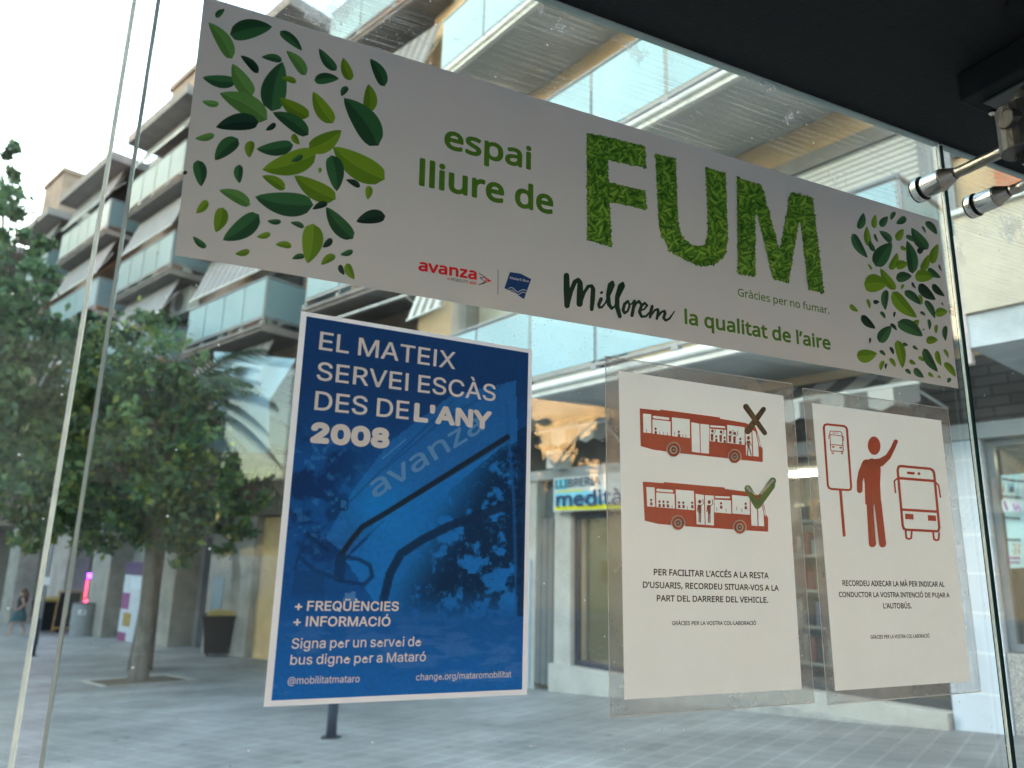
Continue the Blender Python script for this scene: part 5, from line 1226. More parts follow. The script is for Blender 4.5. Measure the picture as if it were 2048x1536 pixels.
def right_building():
    fr = RB
    t = thing('apartment_building', fr.P(2, -4, 0), 'ochre apartment block with bookshop, white edged balconies and pale glass railings behind the notices', 'building')
    D = -9.0
    # upper body
    b = MB(); b.box(fr, -7, 10.4, D, 0.0, 3.75, 18.5); b.build('wall', M['ochre'], t)
    b = MB(); b.box(fr, -7.2, 10.6, D-0.2, 0.5, 18.5, 18.8); b.build('roof', M['white_metal'], t)
    # ground floor: piers, lintel, back walls
    for a0, a1 in ((6.30, 10.4), (5.47, 5.845), (2.45, 3.0), (-7, -3.4)):
        b = MB(); b.box(fr, a0, a1, -0.35 if a1 < 6 else D, 0.0, -0.9, 3.0); b.build('stone_pier', M['stone'], t)
    b = MB(); b.box(fr, -0.56, -0.04, -0.5, 0.03, -0.1, 2.86); b.build('painted_pillar', M['skylit_block'], t)
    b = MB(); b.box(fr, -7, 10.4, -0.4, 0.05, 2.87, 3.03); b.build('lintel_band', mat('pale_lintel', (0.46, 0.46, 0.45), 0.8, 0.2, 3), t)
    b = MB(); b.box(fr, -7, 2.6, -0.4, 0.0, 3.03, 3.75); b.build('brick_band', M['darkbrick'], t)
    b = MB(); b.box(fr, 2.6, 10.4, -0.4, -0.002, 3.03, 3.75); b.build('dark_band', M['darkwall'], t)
    # plinth and sills
    b = MB()
    b.box(fr, 2.45, 5.86, -0.35, 0.10, -0.75, -0.03); b.box(fr, -0.02, 2.44, -0.30, 0.12, -0.5, 0.16)
    b.build('stone_sill', M['stone'], t, bevel=0.01)
    b = MB(); b.box(fr, -0.02, 2.44, 0.121, 0.20, -0.5, -0.04); b.build('step', mat('worn_step', (0.40, 0.39, 0.36), 0.8, 0.3, 5), t, bevel=0.01)
    b = MB(); b.box(fr, -3.4, -0.57, -0.3, 0.015, -0.3, 0.78); b.build('granite_wall', M['granite'], t)
    # interiors
    def room(a0, a1, z0, z1, wallc, depth=2.6):
        b = MB()
        b.box(fr, a0, a1, -depth-0.1, -depth, z0, z1, wallc)
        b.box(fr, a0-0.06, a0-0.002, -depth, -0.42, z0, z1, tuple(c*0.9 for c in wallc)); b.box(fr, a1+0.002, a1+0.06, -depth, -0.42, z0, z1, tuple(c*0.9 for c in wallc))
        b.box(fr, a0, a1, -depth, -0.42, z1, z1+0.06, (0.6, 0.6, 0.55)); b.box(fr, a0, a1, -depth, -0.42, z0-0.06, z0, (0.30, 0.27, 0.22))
        o = b.build('shop_room', M['paint'], t)
        b = MB(); b.box(fr, a0+0.3, a1-0.3, -depth*0.62, -depth*0.55, z1-0.06, z1-0.02)
        b.build('ceiling_light', emit('shop_tube_light', (1.0, 0.93, 0.72), 2.5), o)
        return o
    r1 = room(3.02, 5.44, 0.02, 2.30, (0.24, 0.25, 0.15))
    b = MB()
    b.box(fr, 4.05, 4.35, -2.58, -2.5, 1.7, 2.2, (0.75, 0.66, 0.05)); b.box(fr, 4.45, 4.75, -2.58, -2.5, 1.75, 1.95, (0.7, 0.66, 0.68)); b.build('wall_notice', M['paint'], r1)
    b = MB(); b.box(fr, 3.1, 4.1, -1.6, -1.1, 0.12, 0.75, (0.02, 0.025, 0.03)); b.build('dark_crate', M['paint'], r1)
    b = MB()
    for k in range(10): b.box(fr, 3.1+k*0.13, 3.2+k*0.13, -2.58, -2.45, 0.9, 0.9+random.uniform(0.15, 0.3), random.choice([(0.5, 0.1, 0.08), (0.1, 0.2, 0.4), (0.5, 0.48, 0.4), (0.15, 0.3, 0.15)]))
    b.build('book_row', M['paint'], r1)
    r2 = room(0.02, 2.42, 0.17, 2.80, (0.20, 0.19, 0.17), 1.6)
    b = MB()
    for sh in range(5):
        z = 0.35+sh*0.45
        b.box(fr, 0.1, 2.3, -1.5, -0.9, z-0.03, z, (0.6, 0.58, 0.52))
        x = 0.12
        while x < 2.2:
            wd = random.uniform(0.05, 0.16); h = random.uniform(0.18, 0.34)
            b.box(fr, x, x+wd*0.9, -1.2, -0.95, z+0.001, z+h, random.choice([(0.5, 0.5, 0.46), (0.62, 0.6, 0.55), (0.35, 0.08, 0.06), (0.08, 0.14, 0.28), (0.3, 0.32, 0.28), (0.5, 0.3, 0.1), (0.04, 0.04, 0.05)]))
            x += wd+random.uniform(0, 0.05)
    b.build('book_display', M['paint'], r2)
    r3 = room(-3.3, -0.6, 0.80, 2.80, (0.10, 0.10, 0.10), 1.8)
    for k in range(9):
        x = -3.1+k*0.27
        b = MB(); b.box(fr, x, x+0.2, -1.2, -1.15, 0.95+0.5*(k % 3), 1.3+0.5*(k % 3), random.choice([(0.35, 0.3, 0.25), (0.12, 0.16, 0.2), (0.4, 0.38, 0.36)]))
        b.build('picture', M['paint'], r3)
    # glazing and frames
    def glazed(nm, a0, a1, z0, z1, o=-0.12, split=1, fm=None):
        b = MB(); w_ = 0.07
        b.box(fr, a0, a1, o-0.05, o+0.03, z1-w_, z1); b.box(fr, a0, a1, o-0.05, o+0.03, z0, z0+w_)
        for k in range(split+1):
            x = a0+(a1-a0-w_)*k/split
            b.box(fr, x, x+w_, o-0.049, o+0.029, z0+w_, z1-w_)
        f = b.build(nm, fm or M['dark_metal'], t)
        b = MB(); b.box(fr, a0+w_, a1-w_, o-0.012, o-0.002, z0+w_, z1-w_); b.build('pane', M['shopglass'], f)
        return f
    glazed('shop_door', 3.02, 5.46, -0.02, 2.28, split=2, fm=mat('navy_door_frame', (0.025, 0.035, 0.06), 0.4, 0.2, 4))
    glazed('shop_window', -0.03, 2.44, 0.17, 2.86, split=2)
    glazed('shop_window', -3.39, -0.57, 0.79, 2.86, split=2, fm=M['grey_metal'])
    b = MB(); b.box(fr, 3.02, 5.46, -0.35, -0.05, 2.285, 2.87); b.build('transom', M['darkwall'], t)
    # folded metal shutter leaf left of the door
    b = MB()
    b.box(fr, 5.85, 6.295, -0.30, -0.2, -0.4, 2.86)
    for k in range(3): b.box(fr, 5.86+k*0.143, 5.985+k*0.143, -0.195, 0.02, -0.38, 2.22)
    b.build('folding_shutter', mat('grey_green_shutter', (0.15, 0.165, 0.165), 0.5, 0.25, 2), t)
    b = MB(); b.box(fr, 6.4, 7.6, 0.002, 0.04, -0.62, 1.55); b.build('blue_hoarding', mat('pale_blue_panel', (0.42, 0.52, 0.62), 0.6, 0.1, 2), t)
    # balconies
    balcony(fr, t, -0.62, 7.45, 1.55, 3.86, 4.17)
    balcony(fr, t, -0.62, 7.58, 1.55, 7.24, 7.55)
    balcony(fr, t, -0.62, 7.58, 1.55, 10.58, 10.88)
    balcony(fr, t, -0.62, 7.58, 1.55, 13.92, 14.22)
    # solid parapet bay at the right
    b = MB(); b.box(fr, -7, -1.06, 0.01, 1.50, 3.44, 3.735); bp = b.build('balcony', mat('bluish_slab', (0.52, 0.56, 0.58), 0.7, 0.25, 2.5), t)
    b = MB(); b.box(fr, -7, -1.06, 1.35, 1.54, 3.745, 4.66); b.build('parapet', M['cream'], bp)
    b = MB(); b.box(fr, -7, -1.03, 1.32, 1.59, 4.662, 4.71); b.build('coping', M['white_metal'], bp)
    b = MB(); b.box(fr, -1.06, -0.98, 1.43, 1.51, 3.3, 4.5); b.build('downpipe', mat('pinkish_pipe', (0.55, 0.47, 0.45), 0.6, 0.15, 4), bp)
    # openings of the flats: shutters, dark windows, brick infill
    for z in (4.05, 7.45, 10.8, 14.1):
        b = MB(); b.box(fr, -0.28, 2.0, 0.003, 0.05, z+0.25, z+2.50); b.build('roller_shutter', M['shutter'], t)
        b = MB(); b.box(fr, -0.42, 2.14, 0.003, 0.10, z+2.505, z+2.72); b.build('shutter_box', mat('shaded_box', (0.20, 0.19, 0.18), 0.8, 0.2, 3), t)  # dark colour stands for the shadow line over the shutter
        b = MB(); b.box(fr, -0.62, -0.285, 0.003, 0.06, z+0.1, z+2.50); b.build('window_frame', M['grey_metal'], t)
        b = MB(); b.box(fr, 4.2, 6.9, 0.003, 0.05, z+0.1, z+2.3); b.build('window', M['window'], t)
        b = MB(); b.box(fr, 8.0, 8.5, 0.004, 0.42, z-0.6, z+2.7); b.build('grey_fin', M['grey_metal'], t)
    b = MB(); b.box(fr, -3.2, -1.02, 0.004, 0.07, 4.3, 5.85); b.build('brick_infill', M['orange'], t)
    b = MB(); b.box(fr, -3.2, -1.02, 0.004, 0.12, 5.86, 6.0); b.build('window_sill', mat('blue_white_sill', (0.5, 0.58, 0.66), 0.6, 0.1, 3), t)
    b = MB(); b.box(fr, -3.2, -0.64, 0.004, 0.05, 6.02, 7.1); b.build('window', M['window'], t)
    # first floor of the bookshop: same ochre wall above the railing, creamier for the light on it
    b = MB(); b.box(fr, 4.9, 7.98, 0.06, 0.12, 3.9, 7.05); b.build('lit_ochre_wall', M['cream'], t)
    # shop awnings
    g1, g2 = (0.72, 0.70, 0.66), (0.22, 0.215, 0.21)
    awning(fr, t, -0.4, 2.9, 0.05, 3.72, 0.95, 3.34, g1, g2, 0.24, 0.24)
    awning(fr, t, 4.2, 5.75, 0.05, 3.80, 0.45, 3.60, (0.66, 0.64, 0.60), (0.28, 0.27, 0.26), 0.26, 0.28)
    awning(fr, t, 7.72, 8.9, 0.3, 8.9, 1.2, 6.1, (0.75, 0.73, 0.68), (0.25, 0.24, 0.22), 0.14, 0)
right_building()

def shop_sign():
    fr, o = RB, 0.16
    cv = lambda p: fr.pt(p, o)
    a1, zt = fr.at((1107, 957), o); a0 = a1-2.2; zb = fr.at((1107, 1024), o)[1]
    t = thing('shop_sign', fr.P((a0+a1)/2, o, zb), 'blue, white and yellow bookshop sign board over the glass door', 'sign')
    b = MB(); b.box(fr, a0, a1, 0.055, o, zb, zt); b.build('sign_box', M['white_rough'], t, bevel=0.01)
    p = Print(cv, fr.n, 0.004, 0.0012).zoom(1040, 860, 0.365)
    p.flat([(192, 272), (262, 266), (262, 325), (193, 332)], S(120, 190, 205, 1.3))
    p.flat([(193, 345), (640, 318), (640, 400), (194, 420)], S(128, 198, 214, 1.3))
    p.flat([(193, 420), (640, 396), (640, 428), (194, 441)], S(232, 206, 30, 1.3))
    p.stroke([(208, 338), (345, 330)], 8, S(230, 210, 70, 1.3))
    nv = S(28, 62, 104, 1.2)
    p.text('h', 'LLIBRERIA', (198, 320), (442, 298), (198, 276), S(56, 74, 92, 1.2), 'L', 0.02, 6)
    p.disc((560, 345), 135, (0.78, 0.78, 0.76), 60)
    p.text('h', 'medità', (206, 420), (570, 404), (206, 362), nv, 'x', 0.06, 6)
    p.build('sign_lettering', M['paint'], t)
shop_sign()

def air_conditioner():
    fr = RB
    a1, z1 = fr.at((1097, 902), 0.3); a0, z0 = fr.at((1118, 932), 0.3)
    t = thing('air_conditioner', fr.P(a0, 0.1, z0), 'small white air conditioning unit on the dark band above the bookshop sign', 'air conditioner')
    b = MB(); b.box(fr, a0, a1+0.05, 0.01, 0.3, z0-0.02, z1); b.build('casing', M['white_rough'], t, bevel=0.01)
    b = MB(); b.tube([fr.P((a0+a1)/2-0.06, 0.302, (z0+z1)/2-0.02), fr.P((a0+a1)/2-0.06, 0.312, (z0+z1)/2-0.02)], 0.13, 20); b.build('fan_grille', M['grey_metal'], t)
    b = MB(); b.box(fr, a1-0.12, a1-0.02, 0.302, 0.306, z1-0.12, z1-0.06); b.build('badge', mat('red_badge', (0.5, 0.1, 0.06), 0.5, 0.1, 5), t)
air_conditioner()
def balcony_unit():
    fr = LB; o = 0.45
    a1, z1 = fr.at((344, 588), o); a0, z0 = fr.at((374, 622), o)
    t = thing('air_conditioner', fr.P(a0, 0.1, z0), 'pale air conditioning unit on the brown block beside a striped awning', 'air conditioner')
    b = MB(); b.box(fr, a0, a1, 0.06, o, z0, z1); b.build('casing', M['white_rough'], t, bevel=0.02)
    b = MB(); b.tube([fr.P((a0+a1)/2, o+0.002, (z0+z1)/2), fr.P((a0+a1)/2, o+0.015, (z0+z1)/2)], abs(z1-z0)*0.36, 20); b.build('fan_grille', M['grey_metal'], t)
    for aa in (a0+0.1, a1-0.1):
        b = MB(); b.box(fr, aa-0.02, aa+0.02, 0.0, o, z0-0.05, z0-0.005); b.build('mounting_bracket', M['dark_metal'], t)
balcony_unit()

def shop_poster():
    fr, o = RB, -0.085
    cv = lambda p: fr.pt(p, o)
    t = thing('shop_poster', cv((2030, 1040)), 'pale blue price poster inside the photo shop window at the right edge', 'poster')
    ctr = [(1900+x*0.2084, 860+y*0.2084) for x, y in ((487, 435), (1010, 395), (1075, 1290), (580, 1328))]
    b = MB()
    b.poly([cv(q) for q in ctr], (0.46, 0.70, 0.72)); b.build('paper', M['paint'], t)
    p = Print(cv, fr.n, 0.002, 0.0006).zoom(1900, 860, 0.2084)
    p.flat([(690, 440), (1005, 412), (1040, 900), (720, 930)], (0.62, 0.60, 0.66))
    dk, pu = (0.03, 0.05, 0.07), (0.28, 0.06, 0.22)
    p.text('h', 'FOTO-LIENZO', (497, 478), (640, 500), (497, 458), dk, 'F', 0.08, 6)
    p.text('h', 'PERSONALIZADO', (652, 500), (850, 506), (652, 482), dk, 'F' if 'F' in FONTS['h'] else 'P', 0.08, 6) if all(c in FONTS['h'] for c in 'PERSONALIZADO') else None
    p.text('h', 'FOTO-ACUARELA', (515, 650), (700, 662), (515, 628), dk, 'F', 0.08, 6)
    p.text('h', 'FOTO-CUADRO', (536, 852), (692, 864), (536, 828), dk, 'F', 0.08, 6)
    for y, c, s_ in ((1068, dk, 'FOTOGRAFIA'), (1240, pu, 'FOTOGRAFIA'), (1285, pu, 'POSTERS')):
        if all(ch in FONTS['h'] for ch in s_): p.text('h', s_, (560+(y-1068)*0.1, y), (700, y+2), (560+(y-1068)*0.1, y-26), c, 'F' if 'F' in s_ else 'P', 0.06, 6)
    p.flat([(526, 512), (560, 510), (556, 600), (530, 612)], (0.35, 0.42, 0.40)); p.flat([(532, 560), (555, 545), (553, 600), (533, 608)], (0.30, 0.18, 0.12))
    p.flat([(580, 520), (650, 518), (656, 604), (584, 606)], (0.20, 0.38, 0.46)); p.flat([(600, 606), (604, 560), (622, 545), (640, 560), (646, 604)], (0.05, 0.09, 0.11))
    p.flat([(525, 680), (610, 674), (622, 784), (545, 790)], (0.60, 0.66, 0.72)); p.flat([(540, 690), (560, 684), (592, 760), (575, 786)], (0.16, 0.10, 0.24))
    p.flat([(628, 700), (705, 694), (712, 782), (640, 790)], (0.55, 0.48, 0.66)); p.stroke([(640, 722), (664, 770), (684, 730), (706, 770)], 14, (0.24, 0.14, 0.40))
    p.flat([(630, 1088), (708, 1080), (716, 1200), (640, 1204)], (0.48, 0.52, 0.46))
    for k in range(14): p.disc((random.uniform(642, 706), random.uniform(1096, 1192)), random.uniform(4, 8), (0.12, 0.14, 0.10), n=6)
    p.build('poster_print', M['paint'], t)
shop_poster()

def left_building():
    fr = LB
    t = thing('apartment_building', fr.P(0, -4, -1), 'long brown apartment block with stepped balconies and striped awnings behind the trees', 'building')
    D = -10
    b = MB(); b.box(fr, -13.9, 36, D, 0.0, 2.6, 17.2); b.build('wall', M['brown'], t)
    b = MB(); b.box(fr, -13.95, 36.05, D, 0.25, 17.2, 17.7); b.build('parapet', mat('grey_parapet', (0.30, 0.27, 0.24), 0.9, 0.25, 1.5), t)
    cols = [(-14.4, -10.1), (-8.05, -3.4), (-1.4, 3.4), (5.5, 11.4), (13.4, 18.4), (20.2, 25.2)]
    zps = [4.35, 7.8, 11.1, 14.55]
    aw = {(0, 0): 2.6, (0, 2): 1.3, (1, 0): 1.6, (1, 1): 1.35, (1, 2): 1.3, (2, 1): 1.5, (2, 2): 1.35, (2, 3): 1.6, (3, 1): 1.3, (3, 2): 1.35, (3, 3): 1.3, (4, 2): 1.4, (4, 3): 1.3}
    lt, gr = (0.40, 0.37, 0.37), (0.30, 0.275, 0.275)
    for ci, (a0, a1) in enumerate(cols):
        for fi, zp in enumerate(zps):
            dz = 0.45 if (ci == 0 and fi == 3) else 0.0
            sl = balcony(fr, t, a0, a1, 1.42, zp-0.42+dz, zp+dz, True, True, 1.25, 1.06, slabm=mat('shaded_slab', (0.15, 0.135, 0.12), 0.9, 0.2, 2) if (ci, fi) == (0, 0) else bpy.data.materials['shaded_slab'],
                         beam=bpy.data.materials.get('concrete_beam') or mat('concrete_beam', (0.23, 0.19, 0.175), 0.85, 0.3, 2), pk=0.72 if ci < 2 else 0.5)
            if (ci, fi) in aw:
                h = aw[(ci, fi)]
                c2 = (0.24, 0.24, 0.24) if ci == 0 else gr
                awning(fr, t, a0+0.15, a1-0.12, 0.95, zp+dz+3.0-0.1, 1.50, zp+dz+h, lt, c2, 0.21 if ci else 0.17, 0)
            b = MB(); b.box(fr, a0+0.5, a0+2.3, 0.004, 0.05, zp-0.1+dz, zp+2.1+dz); wd = b.build('window', M['window'], t)
            b = MB(); b.box(fr, a0+0.42, a0+2.38, 0.0045, 0.09, zp+2.105+dz, zp+2.25+dz); b.build('lintel', M['grey_metal'], wd)
            if (ci+fi) % 2: 
                b = MB(); b.box(fr, a1-1.9, a1-0.5, 0.004, 0.06, zp-0.1+dz, zp+2.2+dz); b.build('orange_infill', M['orange'] if ci < 4 else M['brown'], t)
        b = MB(); b.box(fr, a0-0.25, a1+0.2, 0.255, 1.75, 17.25, 17.62); b.build('roof_canopy', bpy.data.materials['concrete_beam'], t)
        if ci in (2, 3):
            awning(fr, t, a0+0.15, a1-0.12, 0.9, 17.2, 1.5, 15.95+0.25*(ci == 2), lt, gr, 0.21, 0)
    for p0, p1, yt in ((346, 398, 166), (92, 124, 364)):
        (a1, zt), a0 = fr.at((p0, yt+8), -0.5), fr.at((p1, yt+8), -0.5)[0]
        a0 = min(a0, a1-1.3)
        b = MB(); b.box(fr, a0, a1, -1.6, -0.5, 17.7, zt-0.25); b.box(fr, a0-0.1, a1+0.1, -1.7, -0.4, zt-0.25, zt)
        b.build('chimney', M['brown'], t)
    # ground floor: piers and recessed shop fronts
    def A(px): return fr.at((px, 1200), 0)[0]
    gl = -1.9
    for p0, p1 in ((176, 212), (288, 346), (414, 500), (88, 125), (5, 25)):
        b = MB(); b.box(fr, A(p1), A(p0), -0.8, 0.02, gl-0.8, 2.58); b.build('pale_pier', M['pier'], t)
    b = MB(); b.box(fr, -13.9, 36, D, -2.5, gl-1.5, 2.6); b.build('back_wall', M['darkwall'], t)
    b = MB(); b.box(fr, A(362), A(346), -0.9, -0.75, gl, 2.55); b.box(fr, A(236), A(212), -0.9, -0.75, gl, 2.55); b.build('grey_recess', mat('grey_render', (0.26, 0.25, 0.23), 0.9, 0.2, 2), t)
    b = MB(); b.box(fr, A(413), A(363), -0.7, -0.6, gl, 2.0); b.build('door', mat('dark_blue_door', (0.03, 0.04, 0.065), 0.5, 0.3, 2), t)
    b = MB(); b.box(fr, A(447), A(424), 0.022, 0.05, gl+0.55, 0.85); b.build('grey_panel', mat('blue_grey_glass', (0.16, 0.22, 0.27), 0.25, 0.2, 3), t)
    b = MB(); b.box(fr, A(500)-1.3, A(500)-0.01, -1.2, -0.2, gl, 2.55); b.build('sunlit_jamb', mat('sun_tinted_jamb', (0.62, 0.42, 0.20), 0.9, 0.15, 2), t)  # sunlight on the column's side put into its ochre colour
    b = MB(); b.box(fr, -13.9, 36, -0.75, 0.06, 2.585, 3.1); b.build('fascia_band', mat('brown_fascia', (0.16, 0.13, 0.10), 0.9, 0.2, 2), t)
    # bright shop poster, neon tubes, lamp inside the dark entrance
    a0, a1 = A(282), A(246)
    b = MB()
    b.box(fr, a0, a1, 0.0, 0.04, gl+0.1, 1.15, (0.55, 0.58, 0.62))
    wn = b.build('shop_poster_window', M['paint'], t)
    b = MB()
    for z0, z1, c, s0, s1 in ((0.7, 1.15, (0.07, 0.03, 0.12), 0.0, 1.0), (0.25, 0.62, (0.62, 0.68, 0.74), 0.05, 0.6), (-0.45, 0.1, (0.26, 0.06, 0.20), 0.55, 1.0), (-1.0, -0.55, (0.36, 0.22, 0.05), 0.35, 0.8), (-1.6, -1.2, (0.22, 0.05, 0.16), 0.5, 1.0)):
        b.box(fr, a0+(a1-a0)*s0+0.01, a0+(a1-a0)*s1-0.01, 0.041, 0.046, z0+0.01, z1, c)
    b.build('poster_print', M['paint'], wn)
    # added pale blue panel, shaped like the sky mirrored in the shelter glass
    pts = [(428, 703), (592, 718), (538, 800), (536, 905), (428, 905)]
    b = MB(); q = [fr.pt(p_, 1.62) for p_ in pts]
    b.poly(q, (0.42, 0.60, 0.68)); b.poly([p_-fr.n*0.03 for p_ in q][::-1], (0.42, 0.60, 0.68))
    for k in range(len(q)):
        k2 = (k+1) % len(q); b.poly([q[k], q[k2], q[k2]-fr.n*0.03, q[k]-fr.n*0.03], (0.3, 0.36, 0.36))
    b.build('sky_reflection_panel', M['frost'], t)
    return A, gl
LBA, LBG = left_building()

def opposite():
    """the far side of the street, behind the camera: seen only mirrored in the glass"""
    # sunlit ochre block
    fr = Frame((5.2, -19.0), R_(24)); 
    t = thing('apartment_building', (8, -20, 0), 'sunlit ochre building mirrored in the glass, across the street', 'building')
    b = MB(); b.box(fr, 0, 42, -10, 0, 0, 12.0); b.build('wall', mat('sunlit_ochre', (0.62, 0.43, 0.22), 0.9, 0.15, 1), t)
    nn = 1 if fr.n[1] > 0 else -1
    for z in (3.2, 6.4, 9.6):
        b = MB(); b.box(fr, 0.5, 41, 0.004, 1.1, z-0.2, z); sl = b.build('balcony', M['cream'], t)
        b = MB()
        for k in range(170): b.box(fr, 0.5+k*0.24, 0.62+k*0.24, 1.02, 1.06, z+0.01, z+1.0)
        b.build('slatted_railing', mat('ochre_slats', (0.62, 0.38, 0.16), 0.8, 0.1, 2) if z < 4 else bpy.data.materials['ochre_slats'], sl)
        for k in range(9):
            b = MB(); b.box(fr, 1.5+k*4.5, 3.6+k*4.5, 0.003, 0.04, z+0.05, z+2.2); b.build('window', M['window'], t)
    fr2 = Frame((-30, -17.0), 0.0)
    t = thing('apartment_building', (-14, -18, 0), 'dull brown building across the street, mirrored behind the trees', 'building')
    b = MB(); b.box(fr2, 0, 31.2, -10, 0, -1, 7.6); b.build('wall', mat('dull_brown_wall', (0.20, 0.17, 0.15), 0.9, 0.3, 1.5), t)
    b = MB(); b.box(fr2, -0.3, 31.4, -10.2, 0.4, 7.6, 7.9); b.build('roof', M['brown'], t)
    for k in range(8):
        for z in (1.2, 4.4):
            b = MB(); b.box(fr2, 1.5+k*3.8, 3.2+k*3.8, 0.003, 0.05, z, z+1.7); b.build('window', M['window'], t)
    # unseen blocks added on the left to keep the low sun off the square
    pale = mat('sun_blocker_render', (0.72, 0.68, 0.60), 0.9, 0.1, 0.4)
    for y0, L, H, lab in ((43.2, 80, 33, 'tall pale tower block added to shade the square, unseen at the left'), (20, 23.1, 13.2, 'low pale block added to shade the street, unseen between tower and corner block'), (-16, 35.9, 16.5, 'pale corner block added to shade the brown building opposite, unseen at the left')):
        fr3 = Frame((-34, y0), R_(90))
        t = thing('apartment_building', (-36, y0+L/2, -1), lab, 'building')  # added unseen block, only there to keep the low sun off
        b = MB(); b.box(fr3, 0, L, -10, 0, -6, H); b.build('wall', pale, t)
        for k in range(int(L/4.5)):
            for z in range(0, int(H/3.2)):
                if (k*3+z) % 7 == 0: continue
                b = MB(); b.box(fr3, 1+k*4.5, 2.6+k*4.5, 0.003, 0.06, z*3.2, z*3.2+1.6)
                b.build('window', M['window'], t)
opposite()

# ---------------------------------------------------------------- trees
def crown_mesh(blobs, n, size, pal, name, parent, flat=0.75):
    b = MB()
    vol = sum(r**2.4 for _, r in blobs)
    for c, r in blobs:
        m = int(n*r**2.4/vol)
        tone = random.uniform(0.7, 1.25)
        nsub = max(3, int(m/45))
        subs = []
        for _ in range(nsub):
            d = Vector((random.gauss(0, 1), random.gauss(0, 1), random.gauss(0, 1))).normalized()
            subs.append((Vector([float(v) for v in c])+d*r*random.uniform(0.35, 0.98), r*random.uniform(0.16, 0.34), random.uniform(0.7, 1.35)))
        for k in range(m):
            s = subs[k % nsub]
            p = s[0]+Vector((random.gauss(0, 1), random.gauss(0, 1), random.gauss(0, flat)))*s[1]*0.52
            sz = size*random.uniform(0.6, 1.35)
            nx = Vector((random.gauss(0, 1), random.gauss(0, 1), random.gauss(0.3, 0.8))).normalized()
            u = nx.orthogonal().normalized(); v = nx.cross(u)
            an = random.uniform(0, 6.28)
            u, v = u*math.cos(an)+v*math.sin(an), v*math.cos(an)-u*math.sin(an)
            col = random.choice(pal); j = s[2]*tone*random.uniform(0.8, 1.2)
            cc = tuple(min(0.5, q*j) for q in col)
            b.poly([p-u*sz*0.5, p+v*sz*0.3-u*sz*0.1, p+u*sz*0.55, p-v*sz*0.3-u*sz*0.1], cc)
    return b.build(name, M['leafmat'], parent)

def at_dist(px, py, d):
    return CAM+ray((px, py))*d

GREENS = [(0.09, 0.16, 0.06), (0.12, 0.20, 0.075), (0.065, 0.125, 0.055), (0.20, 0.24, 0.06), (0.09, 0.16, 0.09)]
def tree(base, top_r, trunk_h, blobs, n, size, label, pal, r0=0.2):
    t = thing('tree', base, label, 'tree', 'street trees on the square')
    base = np.array(base)
    b = MB()
    lean = (sum(np.array(c) for c, r in blobs)/len(blobs)-base)
    top = base+np.array([lean[0]*0.15, lean[1]*0.15, trunk_h])
    pts = [base+(top-base)*s+np.array([0.03*math.sin(5*s), 0.03*math.cos(4*s), 0]) for s in (-0.02, 0.03, 0.1, 0.3, 0.6, 1.0)]
    b.tube(pts, [r0*1.5, r0*1.25, r0*1.05, r0*0.95, r0*0.85, r0*0.75], 14)
    b.build('trunk', M['bark'], t, smooth=True)
    b = MB()
    for c, r in blobs[:9]:
        c = np.array(c); m = top*0.5+c*0.5+np.array([0, 0, 0.25])
        b.tube([top-np.array([0, 0, 0.2]), top*0.75+c*0.25+np.array([0, 0, 0.2]), m, c], [r0*0.55, r0*0.42, r0*0.28, r0*0.08], 8)
        for _ in range(3):
            e = c+np.array([random.uniform(-1, 1), random.uniform(-1, 1), random.uniform(-0.5, 1)])*r*0.8
            b.tube([m, (m+e)/2+np.array([0, 0, 0.1]), e], [r0*0.2, r0*0.12, r0*0.04], 5)
    b.build('branch', M['bark'], t, smooth=True)
    crown_mesh(blobs, n, size, pal, 'crown', t)
    return t

def px_blobs(rows, d0):
    out = []
    for x, y, r, dd in rows:
        d = d0+dd
        out.append((at_dist(x, y, d), r/FPX*d))
    return out
tb = ground((275, 1362))
tree(tb, 0, 3.3, px_blobs([(300, 715, 100, 0), (370, 790, 70, -1), (200, 760, 110, 0.5), (120, 830, 120, 1), (310, 870, 120, -0.5), (420, 950, 75, 0), (220, 930, 120, -1.5), (110, 960, 100, -0.5), (350, 990, 100, -1), (460, 1010, 70, -1),
      (250, 1050, 80, 0), (160, 1060, 75, 0.5), (400, 1080, 60, -0.5), (500, 960, 50, 0.5), (50, 900, 90, 1), (70, 1040, 60, 1), (280, 800, 100, 1.5), (465, 1095, 35, -0.5), (370, 1100, 40, 0), (500, 1040, 60, 0), (535, 1000, 45, 0.5), (30, 980, 80, 0), (180, 690, 60, 0)], 17.6), 12500, 0.17,
     'broad green street tree standing in a square soil pit left of the blue poster', GREENS, 0.165)
p2 = ground((-60, 1330)); p2 = np.array(p2)
tree(p2, 0, 4.5, px_blobs([(5, 330, 45, 0), (35, 400, 50, 1), (-20, 420, 80, 0), (50, 480, 52, 0), (15, 540, 80, -1), (65, 580, 50, 0.5), (-20, 620, 110, 0), (50, 680, 100, 0), (130, 690, 60, 1), (-40, 780, 110, 0), (40, 800, 80, 1), (-30, 900, 100, 0)], 15.0), 5200, 0.15,
     'tall loose leaved tree at the left edge, rising against the white sky', [(0.10, 0.17, 0.09), (0.14, 0.22, 0.10), (0.08, 0.14, 0.07)], 0.17)
p3 = ground((560, 1302))
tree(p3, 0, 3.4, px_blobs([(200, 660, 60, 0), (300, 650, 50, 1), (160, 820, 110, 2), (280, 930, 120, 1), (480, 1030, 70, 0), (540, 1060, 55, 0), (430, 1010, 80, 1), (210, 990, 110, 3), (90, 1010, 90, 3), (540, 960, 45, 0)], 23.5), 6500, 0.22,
     'darker tree further back, its crown filling the gap behind the front tree', [(0.04, 0.075, 0.035), (0.055, 0.10, 0.04), (0.035, 0.065, 0.04)], 0.14)

